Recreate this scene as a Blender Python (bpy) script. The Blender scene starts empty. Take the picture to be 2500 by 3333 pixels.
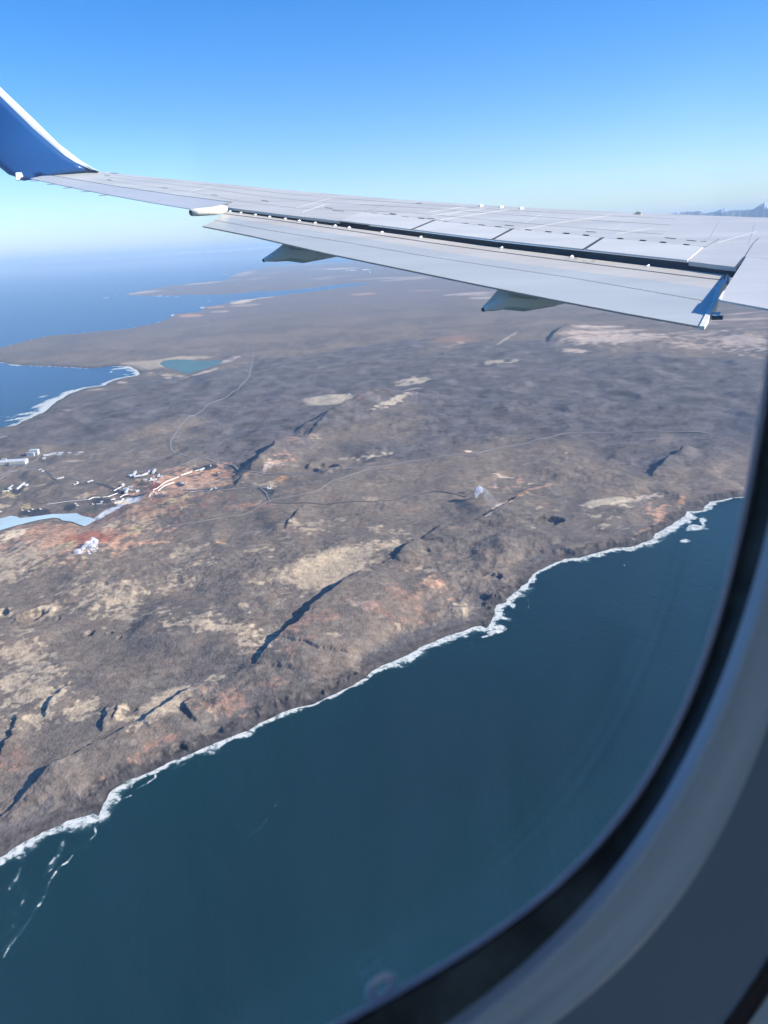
import bpy, math, random
import numpy as np
from mathutils import Matrix, Vector
random.seed(7)
R = math.radians
sc = bpy.context.scene
C = sc.collection

# ------------------------------------------------------------------ camera
FOC = 2503.0; PITCH = R(-19.25); ROLL = R(3.57); ALT = 1000.0
cf = np.array([0, math.cos(PITCH), math.sin(PITCH)])
cu = np.array([0, -math.sin(PITCH), math.cos(PITCH)])
cr = np.array([1.0, 0, 0])
cam_d = bpy.data.cameras.new('camera'); cam = bpy.data.objects.new('camera', cam_d); C.objects.link(cam)
cr2 = math.cos(ROLL)*cr - math.sin(ROLL)*cu
cu2 = math.sin(ROLL)*cr + math.cos(ROLL)*cu
cam.matrix_world = Matrix(((cr2[0], cu2[0], -cf[0], 0), (cr2[1], cu2[1], -cf[1], 0), (cr2[2], cu2[2], -cf[2], 0), (0, 0, 0, 1)))
cam_d.sensor_fit = 'VERTICAL'; cam_d.sensor_height = 36; cam_d.lens = 36*FOC/3333
cam_d.clip_start = 0.01; cam_d.clip_end = 600000
cam_d.dof.use_dof = True; cam_d.dof.focus_distance = 60; cam_d.dof.aperture_fstop = 14
sc.camera = cam

# ------------------------------------------------------------------ sky, sun, exposure
SUN_AZ = R(97); SUN_EL = R(26)          # azimuth clockwise from +Y
w = bpy.data.worlds.new('World'); sc.world = w; w.use_nodes = True
nt = w.node_tree; bg = nt.nodes['Background']
sky = nt.nodes.new('ShaderNodeTexSky'); sky.sky_type = 'NISHITA'; sky.sun_disc = False
sky.sun_elevation = SUN_EL; sky.sun_rotation = SUN_AZ
sky.altitude = 300; sky.air_density = 1.0; sky.dust_density = 0.35; sky.ozone_density = 3.0
hsv = nt.nodes.new('ShaderNodeHueSaturation'); hsv.inputs['Saturation'].default_value = 1.42; hsv.inputs['Hue'].default_value = .505
gain = nt.nodes.new('ShaderNodeVectorMath'); gain.operation = 'MULTIPLY'; gain.inputs[1].default_value = (.98, 1.0, 1.16)
nt.links.new(sky.outputs[0], hsv.inputs['Color']); nt.links.new(hsv.outputs[0], gain.inputs[0]); nt.links.new(gain.outputs[0], bg.inputs['Color']); bg.inputs['Strength'].default_value = 0.10
sl = bpy.data.lights.new('sun', 'SUN'); sl.energy = 5.0; sl.angle = R(0.53); sl.color = (1.0, 0.93, 0.83)
so = bpy.data.objects.new('sun', sl); C.objects.link(so)
sd = Vector((math.sin(SUN_AZ)*math.cos(SUN_EL), math.cos(SUN_AZ)*math.cos(SUN_EL), math.sin(SUN_EL)))
so.rotation_euler = sd.to_track_quat('Z', 'Y').to_euler()
sc.view_settings.view_transform = 'Standard'; sc.view_settings.look = 'None'
sc.view_settings.exposure = 0.98; sc.view_settings.gamma = 1
sc.view_settings.use_curve_mapping = False
sc.cycles.max_bounces = 6; sc.cycles.transparent_max_bounces = 12; sc.cycles.volume_bounces = 0
sc.cycles.use_denoising = True

# ------------------------------------------------------------------ ray helpers (photo measurements -> places)
def ray(u, v):
    x = (u-1250)/FOC; y = (1666-v)/FOC
    d = x*cr2 + y*cu2 + cf
    return d/np.linalg.norm(d)
def G(u, v, h=18.0):
    d = ray(u, v); t = -(ALT-h)/d[2]
    return (d[0]*t, d[1]*t)
def GL(pts, h=18.0): return [G(u, v, h) for u, v in pts]

# ------------------------------------------------------------------ mesh helpers
def mesh(name, V, Fc, mat=None, parent=None, smooth=False):
    me = bpy.data.meshes.new(name)
    me.from_pydata([tuple(map(float, v)) for v in V], [], Fc); me.update()
    if smooth: me.polygons.foreach_set('use_smooth', [True]*len(me.polygons))
    o = bpy.data.objects.new(name, me); C.objects.link(o)
    if mat: me.materials.append(mat)
    if parent: o.parent = parent
    return o
def big_mesh(name, V, Q, mat, attrs=(), colors=(), smooth=True):
    me = bpy.data.meshes.new(name)
    me.vertices.add(len(V)); me.vertices.foreach_set('co', V.astype(np.float32).ravel())
    me.loops.add(Q.size); me.loops.foreach_set('vertex_index', Q.astype(np.int32).ravel())
    me.polygons.add(len(Q)); me.polygons.foreach_set('loop_start', np.arange(0, Q.size, 4, dtype=np.int32))
    me.polygons.foreach_set('loop_total', np.full(len(Q), 4, dtype=np.int32))
    if smooth: me.polygons.foreach_set('use_smooth', np.ones(len(Q), dtype=bool))
    me.update(calc_edges=True)
    for n, a in attrs:
        at = me.attributes.new(n, 'FLOAT', 'POINT'); at.data.foreach_set('value', a.astype(np.float32).ravel())
    for n, a in colors:
        at = me.attributes.new(n, 'FLOAT_COLOR', 'POINT')
        c4 = np.ones((len(V), 4), np.float32); c4[:, :3] = a; at.data.foreach_set('color', c4.ravel())
    me.materials.append(mat)
    o = bpy.data.objects.new(name, me); C.objects.link(o); return o
def tag(o, label=None, cat=None, group=None, kind=None):
    if label: o['label'] = label
    if cat: o['category'] = cat
    if group: o['group'] = group
    if kind: o['kind'] = kind
    return o
def empty(name, loc=(0, 0, 0)):
    o = bpy.data.objects.new(name, None); o.location = loc; o.empty_display_size = .1; C.objects.link(o); return o

# ------------------------------------------------------------------ materials
def mat(name, col, rough=0.6, metal=0.0, spec=0.5, noise=0.0, nscale=5.0, bump=0.0, bscale=20.0, coord='Object'):
    m = bpy.data.materials.new(name); m.use_nodes = True
    nt = m.node_tree; b = nt.nodes['Principled BSDF']
    b.inputs['Base Color'].default_value = (*col, 1); b.inputs['Roughness'].default_value = rough
    b.inputs['Metallic'].default_value = metal; b.inputs['Specular IOR Level'].default_value = spec
    tc = nt.nodes.new('ShaderNodeTexCoord')
    if noise > 0:
        n = nt.nodes.new('ShaderNodeTexNoise'); n.inputs['Scale'].default_value = nscale; n.inputs['Detail'].default_value = 6
        nt.links.new(tc.outputs[coord], n.inputs['Vector'])
        r = nt.nodes.new('ShaderNodeMapRange'); r.inputs[1].default_value = .3; r.inputs[2].default_value = .7
        r.inputs[3].default_value = 1-noise; r.inputs[4].default_value = 1+noise
        nt.links.new(n.outputs[0], r.inputs[0])
        mx = nt.nodes.new('ShaderNodeVectorMath'); mx.operation = 'SCALE'; mx.inputs[0].default_value = col
        nt.links.new(r.outputs[0], mx.inputs['Scale']); nt.links.new(mx.outputs[0], b.inputs['Base Color'])
    if bump > 0:
        n2 = nt.nodes.new('ShaderNodeTexNoise'); n2.inputs['Scale'].default_value = bscale; n2.inputs['Detail'].default_value = 4
        nt.links.new(tc.outputs[coord], n2.inputs['Vector'])
        bp = nt.nodes.new('ShaderNodeBump'); bp.inputs['Distance'].default_value = bump; bp.inputs['Strength'].default_value = 1
        nt.links.new(n2.outputs[0], bp.inputs['Height']); nt.links.new(bp.outputs[0], b.inputs['Normal'])
    return m

# ------------------------------------------------------------------ numpy noise
_rng = np.random.default_rng(11)
_perm = _rng.permutation(4096).astype(np.int64)
_perm2 = np.concatenate([_perm, _perm])
_ga = _rng.uniform(0, 2*np.pi, 4096)
_gx = np.cos(_ga).astype(np.float32); _gy = np.sin(_ga).astype(np.float32)
def perlin(x, y, seed=0):
    xi = np.floor(x); yi = np.floor(y)
    fx = (x-xi).astype(np.float32); fy = (y-yi).astype(np.float32)
    xi = xi.astype(np.int64)+seed*57; yi = yi.astype(np.int64)+seed*131
    a0 = _perm2[xi & 4095]; a1 = _perm2[(xi+1) & 4095]
    y0 = yi & 4095; y1 = (yi+1) & 4095
    def g(a, yy, dx, dy):
        k = _perm2[(a+yy) & 4095]; return _gx[k]*dx+_gy[k]*dy
    u = fx*fx*fx*(fx*(fx*6-15)+10); v = fy*fy*fy*(fy*(fy*6-15)+10)
    n00 = g(a0, y0, fx, fy); n10 = g(a1, y0, fx-1, fy); n01 = g(a0, y1, fx, fy-1); n11 = g(a1, y1, fx-1, fy-1)
    return ((n00+u*(n10-n00))+v*((n01+u*(n11-n01))-(n00+u*(n10-n00))))*1.5      # about -1..1
def fbm(x, y, lam, octv, sp, seed=0, gain=.55, ax=1.0):
    s = np.zeros(np.shape(x), np.float32); sp = np.asarray(sp); a = 1; tot = 0
    for k in range(octv):
        l = lam/(2.03**k)
        wt = np.clip((l/sp-1.6)/1.4, 0, 1)
        if np.max(wt) > 0: s = s+a*wt*perlin(x/l/ax+3.7*k, y/l+9.1*k, seed+k)
        tot += a*a; a *= gain
    return s/math.sqrt(tot)*1.3
def sstep(a, b, x):
    t = np.clip((x-a)/(b-a), 0, 1); return t*t*(3-2*t)
def seg_dist(px, py, pts, closed=False, signed=False):
    """distance to a polyline, arc position and side (+ = right of travel)"""
    P = np.array(pts, float)
    if closed: P = np.vstack([P, P[:1]])
    best = np.full(px.shape, 1e30, np.float32); uu = np.zeros(px.shape, np.float32); side = np.zeros(px.shape, np.float32)
    L = np.hypot(*(P[1:]-P[:-1]).T); cum = np.concatenate([[0], np.cumsum(L)])
    for i in range(len(P)-1):
        ax, ay = P[i]; dx, dy = P[i+1]-P[i]; l2 = dx*dx+dy*dy
        if l2 < 1e-6: continue
        t = np.clip(((px-ax)*dx+(py-ay)*dy)/l2, 0, 1)
        ex = px-(ax+t*dx); ey = py-(ay+t*dy); d2 = ex*ex+ey*ey
        m = d2 < best
        best = np.where(m, d2, best); uu = np.where(m, cum[i]+t*L[i], uu)
        if signed: side = np.where(m, np.sign(ex*dy-ey*dx), side)
    return np.sqrt(best), uu/cum[-1], side
def inside(px, py, pts):
    P = np.array(pts, float); n = len(P); r = np.zeros(px.shape, bool)
    for i in range(n):
        x1, y1 = P[i]; x2, y2 = P[(i+1) % n]
        if y1 == y2: continue
        m = ((y1 > py) != (y2 > py)) & (px < (x2-x1)*(py-y1)/(y2-y1)+x1)
        r ^= m
    return r
def near(px, py, pts, margin, fn):
    """evaluate fn only for points within margin of the bounding box of pts"""
    P = np.array(pts); m = (px > P[:, 0].min()-margin) & (px < P[:, 0].max()+margin) & (py > P[:, 1].min()-margin) & (py < P[:, 1].max()+margin)
    return m

# ------------------------------------------------------------------ coastlines (traced, laid down at sea level)
SC_ = [(0,2791),(36,2761),(121,2716),(223,2668),(301,2647),(316,2656),(332,2625),(362,2577),(422,2535),(494,2505),(542,2475),(633,2445),
 (723,2411),(802,2378),(844,2350),(904,2324),(964,2300),(1040,2275),(1100,2250),(1145,2230),(1201,2192),(1310,2137),(1375,2102),(1440,2078),(1484,2059),
 (1568,2039),(1585,2045),(1600,2020),(1608,2000),(1614,1999),(1619,1972),(1652,1962),(1663,1945),(1673,1934),(1693,1915),(1693,1907),(1741,1868),(1789,1837),(1838,1819),(1886,1816),
 (1946,1795),(2000,1783),(2048,1780),(2121,1753),(2133,1738),(2181,1711),(2220,1684),(2241,1663),(2290,1660),(2308,1633),(2404,1617),(2500,1605),(2700,1585),(2950,1555)]
NC_ = [(2950,735),(2500,768),(1700,814),(1350,842),(1143,852),(1000,858),(874,867),(802,880),(759,895),(735,913),(640,921),(548,931),(464,946),(404,958),
 (463,963),(543,962),(633,958),(663,961),(760,955),(860,947),(980,942),(1088,926),(1170,920),(1213,923),(1088,939),(980,953),(870,966),(757,980),(723,991),
 (672,997),(651,1015),(600,1019),(573,1021),(555,1033),(524,1048),(464,1060),(410,1071),(325,1077),(259,1085),(163,1091),(96,1106),(18,1127),(0,1133),(-60,1150),(-130,1163),
 (-60,1172),(0,1178),(36,1185),(78,1189),(199,1193),(289,1199),(362,1191),(422,1193),(449,1205),(455,1220),(422,1226),(386,1232),(356,1244),(338,1255),
 (283,1262),(229,1280),(175,1313),(139,1343),(90,1370),(36,1391),(0,1400),(-150,1450),(-400,1600),(-600,1900),(-750,2300),(-700,2800),(-500,3000),(-200,2920)]
COAST = [G(u, v, 0) for u, v in SC_] + [(20000, 9000), (60000, 12000), (110000, 40000)] + [G(u, v, 0) for u, v in NC_]

SCARPS = [  # traced from lower left to upper right: the block on the lower-right side stands up; (points, height, width of the rise)
 ([(835,2160),(903,2086),(952,2053),(1017,1988),(1088,1934),(1126,1896),(1206,1845)], 30, 260),
 ([(1285,1825),(1300,1813),(1326,1782),(1366,1755)], 24, 120),
 ([(1374,1745),(1403,1730),(1450,1705)], 9, 80),
 ([(-40,2670),(30,2612),(96,2559),(145,2517),(181,2487),(241,2455),(300,2430),(347,2413),(401,2380),(440,2357),(464,2353),(521,2313),(586,2264),(673,2220),(760,2190),(850,2155)], 11, 200),
 ([(455,2357),(521,2313),(586,2264),(685,2215)], 11, 160),
 ([(60,2590),(96,2559),(145,2517),(181,2487),(230,2460)], 6, 120),
 ([(1200,1850),(1240,1838),(1290,1815)], 5, 100),
 ([(1360,1757),(1450,1705),(1540,1697)], 4, 80),
 ([(148,2335),(160,2300),(174,2277),(222,2224)], 10, 70),
 ([(338,2380),(345,2340),(352,2300)], 9, 26),
 ([(372,2350),(380,2310),(386,2295)], 8, 20),
 ([(2118,1550),(2170,1502),(2196,1482)], 22, 90),
 ([(2196,1490),(2215,1475),(2232,1460)], 20, 70),
 ([(1542,1697),(1613,1665),(1640,1654),(1683,1621),(1712,1600)], 15, 150),
 ([(1784,1112),(1825,1071),(1860,1055)], 40, 400),
 ([(922,1729),(950,1700),(976,1662)], 8, 40),
 ([(600,2291),(612,2310),(625,2335),(669,2352)], -12, 40),
 ([(640,2300),(643,2285),(700,2120)], 0, 10),
 ([(1380,1190),(1480,1178),(1580,1170)], 14, 120),
 ([(1300,1560),(1405,1555),(1440,1545)], 5, 60),
 ([(40,2410),(48,2380),(45,2330)], 9, 30),
 ([(10,2450),(20,2430),(22,2400)], 9, 30),
]
RIDGES = [ # crest, height, width left/behind, width right/front
 ([(790,1532),(854,1479),(908,1430),(955,1408)], 44, 55, 230),
 ([(975,1405),(1030,1378),(1060,1362)], 24, 45, 200),
 ([(1055,1359),(1090,1335),(1125,1316),(1170,1295),(1223,1276),(1300,1270),(1364,1268)], 62, 80, 380),
]
CRATERS = [ # u, v, radius, depth, rim
 (1793,1690,48,34,2), (110,2003,42,11,5), (10,1998,26,9,4), (1063,1522,62,14,12), (290,2052,14,10,1), (355,2052,9,6,1), (388,2066,8,6,1), (190,2012,9,5,1),
 (1612,1862,24,18,1), (1386,1787,14,8,1), (582,2425,22,22,0), (702,2367,24,20,0), (1032,2245,22,18,0), (1870,1808,36,20,0), (2000,1768,30,16,0),
 (380,2535,22,18,0), (430,2300,10,6,0),
]
# patches: u, v, half-width, half-height (photo px), tilt (deg, + = rising to the right), colour key, strength
COL = dict(tan=(.42,.33,.225), pale=(.45,.37,.265), cream=(.70,.54,.36), red=(.34,.145,.095), salmon=(.46,.27,.175), orange=(.50,.28,.14), yellow=(.42,.33,.18),
 white=(.66,.64,.60), brick=(.26,.085,.065), dark=(.060,.058,.060), pad=(.045,.05,.06), brown=(.20,.125,.095), ltan=(.50,.39,.30), rust=(.285,.17,.12), grey=(.10,.095,.09), green=(.11,.115,.08))
PATCH = [
 (1085,1845,150,62,15,'tan',.95), (1190,1790,150,20,12,'tan',.7), (1000,1720,140,26,5,'tan',.55), (880,1790,110,30,0,'tan',.5), (905,1885,60,22,10,'tan',.5),
 (1270,1730,90,16,0,'tan',.55), (1010,1905,80,22,20,'tan',.55), (840,1900,40,16,0,'tan',.5),
 (100,2230,110,120,10,'tan',.80), (60,2120,110,50,0,'tan',.7), (90,2330,90,60,25,'tan',.7), (545,2285,110,52,30,'tan',.95), (480,2330,80,26,40,'tan',.8), (270,2315,70,40,0,'tan',.75), (400,2320,30,50,60,'tan',.7),
 (345,1950,150,60,0,'tan',.68), (430,2000,140,40,0,'tan',.6), (560,1910,90,26,10,'tan',.6), (650,2030,120,34,4,'tan',.72), (760,2055,90,20,0,'tan',.6), (868,2085,50,50,30,'tan',.85),
 (640,1850,90,20,10,'tan',.5), (690,2205,40,16,10,'tan',.9), (795,1985,20,12,0,'tan',.7), (170,1985,50,20,10,'tan',.75), (112,2000,34,12,10,'tan',.9), (20,2002,22,12,0,'tan',.9),
 (330,2040,26,9,0,'tan',.6), (250,1900,120,12,20,'tan',.5), (40,2070,80,14,10,'tan',.6),
 (1424,1905,60,32,-20,'salmon',.6), (1510,1982,52,30,5,'tan',.8), (1180,1988,50,24,0,'ltan',.55), (820,2088,46,42,0,'tan',.75), (1388,1852,40,14,-10,'tan',.6), (1330,1860,30,8,-30,'tan',.6),
 (1250,2000,120,40,-10,'rust',.55), (1010,2050,120,60,30,'rust',.55), (1330,1950,140,50,-20,'rust',.45), (900,2230,120,40,20,'rust',.35), (730,2290,110,60,10,'rust',.55), (700,2330,60,30,0,'tan',.35), (460,2440,60,16,35,'rust',.9),
 (40,2470,70,50,30,'rust',.5), (330,2520,16,22,-60,'orange',.45), (540,2400,60,12,30,'rust',.8), (1180,2190,30,8,60,'salmon',.6), (1080,2070,40,30,0,'tan',.4),
 (1320,2040,30,8,-20,'tan',.8), (1440,2020,30,10,0,'tan',.4),
 (1071,1300,85,17,3,'pale',.95), (1275,1320,66,8,22,'pale',.9), (1343,1240,60,12,4,'pale',.85), (1320,1270,50,4,5,'pale',.8), (1210,1485,60,6,8,'pale',.85), (1140,1490,50,5,0,'pale',.6), (1310,1422,60,7,0,'tan',.4),
 (1524,1472,13,6,0,'cream',.9), (1620,1180,80,6,5,'pale',.6), (1650,1100,50,5,35,'pale',.6), (1470,1125,55,7,15,'pale',.6), (1480,1105,100,18,5,'rust',.5),
 (887,1530,32,11,10,'ltan',.9), (920,1510,60,22,25,'salmon',.5), (880,1470,40,18,35,'rust',.6), (980,1440,70,22,25,'rust',.5), (1025,1425,22,9,0,'tan',.6), (1200,1300,90,30,15,'brown',.5),
 (925,1560,34,11,10,'orange',.55), (880,1580,60,10,5,'tan',.6), (1220,1630,70,14,0,'tan',.5), (1240,1575,60,10,0,'tan',.35), (860,1655,60,28,0,'rust',.6), (845,1640,26,12,0,'tan',.5), (770,1655,90,14,5,'rust',.5),
 (1930,1640,30,10,10,'pale',.9), (1982,1630,100,12,8,'pale',.95), (2050,1640,40,8,-5,'pale',.9), (2133,1602,62,8,5,'ltan',.75), (2150,1660,20,44,-28,'salmon',.85), (2112,1650,12,26,-10,'salmon',.6), (2217,1622,24,9,10,'orange',.7), (2000,1712,80,12,-5,'pale',.55), (1960,1680,80,12,0,'pale',.5), (2090,1725,60,9,35,'salmon',.55),
 (2030,1600,80,14,5,'brown',.3), (1710,1700,40,10,10,'tan',.5), (1800,1660,30,5,0,'tan',.5), (1760,1640,16,26,-40,'tan',.4), (1730,1720,20,6,0,'tan',.7),
 (1690,1615,60,9,38,'orange',.65), (1755,1582,50,5,12,'salmon',.8), (1630,1645,30,8,20,'ltan',.9), (1590,1683,14,4,10,'pale',1.0), (1640,1580,70,5,0,'salmon',.55), (1640,1547,55,3.5,-3,'ltan',.7), (1692,1560,10,9,0,'salmon',.8), (1740,1566,50,3,-3,'ltan',.7), (1612,1575,7,14,0,'ltan',.5), (1660,1590,30,12,0,'tan',.35),
 (1845,1480,9,30,15,'ltan',.45), (1690,1480,10,24,10,'ltan',.4), (1640,1430,50,10,0,'tan',.3),
 (2000,1085,180,40,2,'ltan',.85), (2230,1055,190,62,0,'ltan',.66), (2440,1110,140,56,0,'ltan',.66), (2250,1130,240,22,-4,'ltan',.50), (2480,1160,120,14,-5,'ltan',.45), (1870,1145,60,6,0,'ltan',.7), (2420,1040,120,40,0,'ltan',.55), (1900,1120,80,14,0,'ltan',.5),
 (1700,985,220,22,-2,'ltan',.42), (1560,960,150,12,-5,'ltan',.6), (1330,905,160,10,3,'ltan',.45), (1180,905,120,10,2,'ltan',.40), (1110,897,110,6,3,'salmon',.5), (1050,905,80,5,3,'ltan',.6), (1180,955,50,5,3,'salmon',.55), (1400,948,120,8,2,'salmon',.35),
 (1090,874,80,3,2,'ltan',.8), (900,884,60,6,5,'ltan',.5), (850,905,80,5,5,'ltan',.5), (790,890,50,8,10,'ltan',.7), (640,922,130,4,6,'ltan',.85), (464,950,60,5,6,'ltan',.9), (850,936,90,4,2,'ltan',.5), (1000,858,200,4,3,'ltan',.6), (1140,879,24,1.8,0,'white',.9), (1195,877,16,2,0,'white',.8), (1238,876,26,2,0,'white',.5),
 (860,964,130,6,8,'cream',.55), (790,979,40,6,8,'cream',.8), (800,990,70,8,5,'ltan',.5), (620,1025,42,5,0,'salmon',.95), (700,997,30,3,3,'salmon',.9), (720,1012,30,5,0,'ltan',.5), (960,975,60,4,8,'rust',.6),
 (480,1180,110,22,3,'tan',.75), (600,1163,100,6,2,'tan',.8), (740,1172,40,5,12,'ltan',.8), (560,1218,60,8,-8,'tan',.8), (665,1212,60,4,14,'ltan',.85), (470,1212,70,12,5,'tan',.6), (400,1240,20,9,0,'ltan',.8), (545,1228,16,3,0,'ltan',.9), (590,1234,14,4,0,'tan',.6), (380,1225,90,4,8,'ltan',.7), (215,1335,20,4,0,'ltan',.8), (310,1262,60,3,5,'tan',.7), (80,1175,60,5,0,'ltan',.4), (440,1325,24,5,0,'salmon',.6), (10,1418,22,4,5,'pale',.7),
 (995,1150,0.1,0.1,0,'tan',0), (900,1100,300,40,-3,'rust',.18),
 (180,1765,300,72,8,'salmon',1.0-.06), (60,1810,200,50,8,'tan',.75), (600,1570,200,52,12,'salmon',.85), (420,1680,240,50,12,'rust',.75), (400,1700,200,40,12,'tan',.5), (80,1850,160,40,8,'tan',.55), (290,1762,110,30,8,'red',.95), (175,1775,58,30,10,'salmon',.9), (365,1740,46,16,0,'salmon',.75), (230,1740,60,14,0,'salmon',.55), (60,1728,66,16,20,'cream',.85), (18,1752,34,9,22,'cream',.9), (218,1792,42,10,15,'yellow',.85), (90,1780,90,50,10,'tan',.55), (120,1715,60,12,0,'rust',.8),
 (450,1728,46,16,18,'yellow',.8), (400,1710,90,18,15,'tan',.55), (510,1690,80,10,18,'yellow',.5), (39,1880,84,20,5,'tan',.8), (135,1852,70,8,18,'yellow',.6), (170,1812,50,9,5,'tan',.6), (60,1830,80,12,10,'tan',.5), (120,1880,60,20,0,'salmon',.35), (300,1830,60,8,0,'tan',.6),
 (600,1800,80,26,12,'tan',.55), (680,1830,60,26,0,'tan',.5), (720,1770,16,5,0,'orange',.7), (590,1770,60,8,12,'tan',.4),
 (330,1620,0.1,.1,0,'tan',0),
 (666,1552,74,20,8,'salmon',.8), (690,1528,22,6,10,'orange',.9), (600,1562,50,16,15,'salmon',.7), (740,1540,60,12,8,'rust',.8), (660,1575,80,8,12,'tan',.6), (563,1642,62,12,18,'yellow',.8), (730,1568,50,8,12,'yellow',.5), (600,1662,50,8,18,'yellow',.7), (520,1675,50,8,15,'tan',.6), (470,1700,60,9,18,'tan',.6), (640,1600,60,8,0,'tan',.5), (615,1590,24,9,0,'salmon',.4),
 (545,1660,150,30,12,'rust',.55), (700,1640,110,26,5,'brown',.6), (660,1700,120,20,0,'brown',.5),
 (507,1591,20,13,20,'brick',1.0), (485,1587,12,5,10,'yellow',.8), (425,1628,42,13,12,'white',1.0), (372,1655,58,8,20,'white',.95), (320,1680,34,9,15,'white',.8), (395,1634,30,9,0,'cream',1.0), (330,1650,60,6,3,'grey',.9), (300,1655,40,12,0,'green',.6), (320,1600,70,16,5,'rust',.5), (270,1612,40,10,5,'tan',.5), (80,1640,60,14,0,'tan',.35), (84,1643,18,7,15,'yellow',.9), (10,1645,26,5,10,'tan',.9), (30,1610,36,9,5,'yellow',.9), (12,1585,26,8,0,'green',.8), (90,1675,12,4,0,'yellow',.9), (410,1575,36,8,5,'yellow',.45), (80,1590,30,4,15,'tan',.7), (120,1580,30,2,10,'tan',.7),
 (339,1627,36,11,5,'pad',1.0), (228,1647,22,11,10,'pad',1.0), (110,1662,52,11,4,'pad',1.0), (677,1516,30,9,8,'pad',1.0), (640,1525,14,7,10,'pad',1.0), (585,1579,16,9,0,'pad',1.0), (662,1598,62,5,4,'pad',1.0), (430,1612,50,4,-4,'pad',1.0), (385,1597,22,6,-4,'pad',1.0), (340,1583,45,4,-10,'pad',.95), (440,1553,30,12,0,'pad',.95), (500,1540,20,8,0,'pad',.8), (873,1608,26,12,0,'pad',.9), (855,1600,22,8,0,'pad',.9), (520,1622,22,6,0,'grey',1.0), (60,1590,26,12,25,'pad',.9), (20,1592,14,12,0,'pad',.7), (165,1555,36,4,-38,'pad',.9), (260,1580,22,5,-5,'grey',.9), (700,1543,14,6,0,'pad',.8), (1500,1606,26,5,0,'pad',.7), (462,1575,26,5,0,'grey',.8), (870,1625,12,22,0,'grey',.8),
 (50,1500,70,16,5,'grey',.8), (150,1500,50,14,10,'grey',.7), (250,1480,40,4,0,'ltan',.25), (240,1503,30,3,5,'pale',.5), (130,1740,60,20,0,'brown',.5),
]
DARKZONE = [ # bluish dark lava fields
 [(560,1215),(700,1210),(800,1167),(1017,1161),(1125,1131),(1305,1115),(1408,1093),(1549,1072),(1520,1090),(1420,1110),(1330,1130),(1380,1150),(1495,1137),(1700,1107),(1790,1110),(1860,1130),(2000,1160),(2250,1160),(2600,1195),(2700,1300),(2500,1420),(2200,1500),(1900,1480),(1700,1440),(1450,1480),(1300,1480),(1300,1340),(1100,1400),(980,1400),(820,1510),(780,1530),(700,1490),(600,1440),(600,1380),(300,1440),(0,1480),(-300,1520),(-300,1460),(0,1400),(200,1300),(350,1250)],
]
ROADS = {
 'north': (9, [(780,1095),(806,1128),(826,1140),(826,1150),(822,1175),(817,1198),(811,1225),(802,1240),(766,1277),(693,1313),(650,1336),(621,1355),(588,1385),(572,1405),(561,1427),(556,1440),(555,1448),(557,1458),(564,1466),(585,1479),(610,1487),(651,1494),(700,1500),(735,1506),(752,1511),(766,1518),(772,1527),(778,1536),(790,1542),(808,1547),(868,1551),(940,1548),(1017,1545),(1126,1533),(1207,1527),(1343,1503),(1451,1490),(1554,1484),(1580,1474),(1603,1462),(1640,1454),(1708,1443),(1780,1428),(1844,1413),(1926,1410),(2088,1407),(2305,1413),(2446,1424),(2600,1430)]),
 'plant': (8, [(575,1475),(480,1486),(362,1497),(220,1510),(78,1521),(45,1527),(26,1538),(0,1556),(-60,1590)]),
 'branch': (7, [(1207,1527),(1198,1536),(1185,1541),(1130,1560),(1082,1576),(1050,1595),(1006,1614),(950,1625),(900,1634),(880,1638),(826,1668),(790,1678),(741,1686),(680,1700),(603,1712),(555,1718)]),
 'service': (7, [(881,1646),(960,1647),(1071,1646),(1207,1644),(1288,1633),(1350,1612),(1408,1603),(1450,1606),(1520,1618)]),
 'spur': (7, [(651,1494),(645,1496),(603,1513),(571,1523),(545,1527),(461,1535),(400,1540)]),
 'track_a': (6, [(675,1033),(684,1051),(678,1066),(669,1081)]),
 'plant_link': (6, [(131,1486),(112,1500),(92,1507),(72,1522)]),
 'plant_yard': (6, [(53,1512),(36,1525),(10,1541),(0,1545)]),
 'well_track': (5, [(550,1616),(601,1597),(641,1594),(700,1590),(738,1603),(845,1593),(880,1600)]),
 'loop_track': (5, [(845,1597),(868,1612),(875,1630),(881,1646)]),
 'ridge_track': (5, [(768,1503),(810,1495),(850,1470),(880,1450)]),
}
RXY = {k: (w_, GL(p)) for k, (w_, p) in ROADS.items()}
LAGOON = [(-250,1740),(-120,1700),(0,1686),(36,1677),(54,1678),(69,1684),(90,1682),(136,1676),(172,1671),(217,1670),(253,1668),(271,1677),(300,1683),(313,1688),(301,1702),(277,1714),(263,1711),(253,1708),(230,1699),(199,1695),(188,1688),(172,1686),(127,1693),(54,1711),(0,1727),(-120,1760),(-250,1800)]
POND = [(518,1181),(535,1174),(555,1170),(591,1169),(620,1171),(651,1175),(685,1173),(717,1172),(723,1179),(700,1190),(663,1202),(630,1210),(609,1217),(590,1210),(567,1202),(535,1194)]
WH = 10.0
LAG_XY = GL(LAGOON, WH); POND_XY = GL(POND, 8.0)

def ellipse(u, v, ru, rv, tilt, h=20.0):
    c = np.array(G(u, v, h)); a = R(tilt)
    A = np.array(G(u+ru*math.cos(a), v-ru*math.sin(a), h))-c
    B = np.array(G(u+rv*math.sin(a), v+rv*math.cos(a), h))-c
    return c, np.linalg.inv(np.array([A, B]).T)

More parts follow.
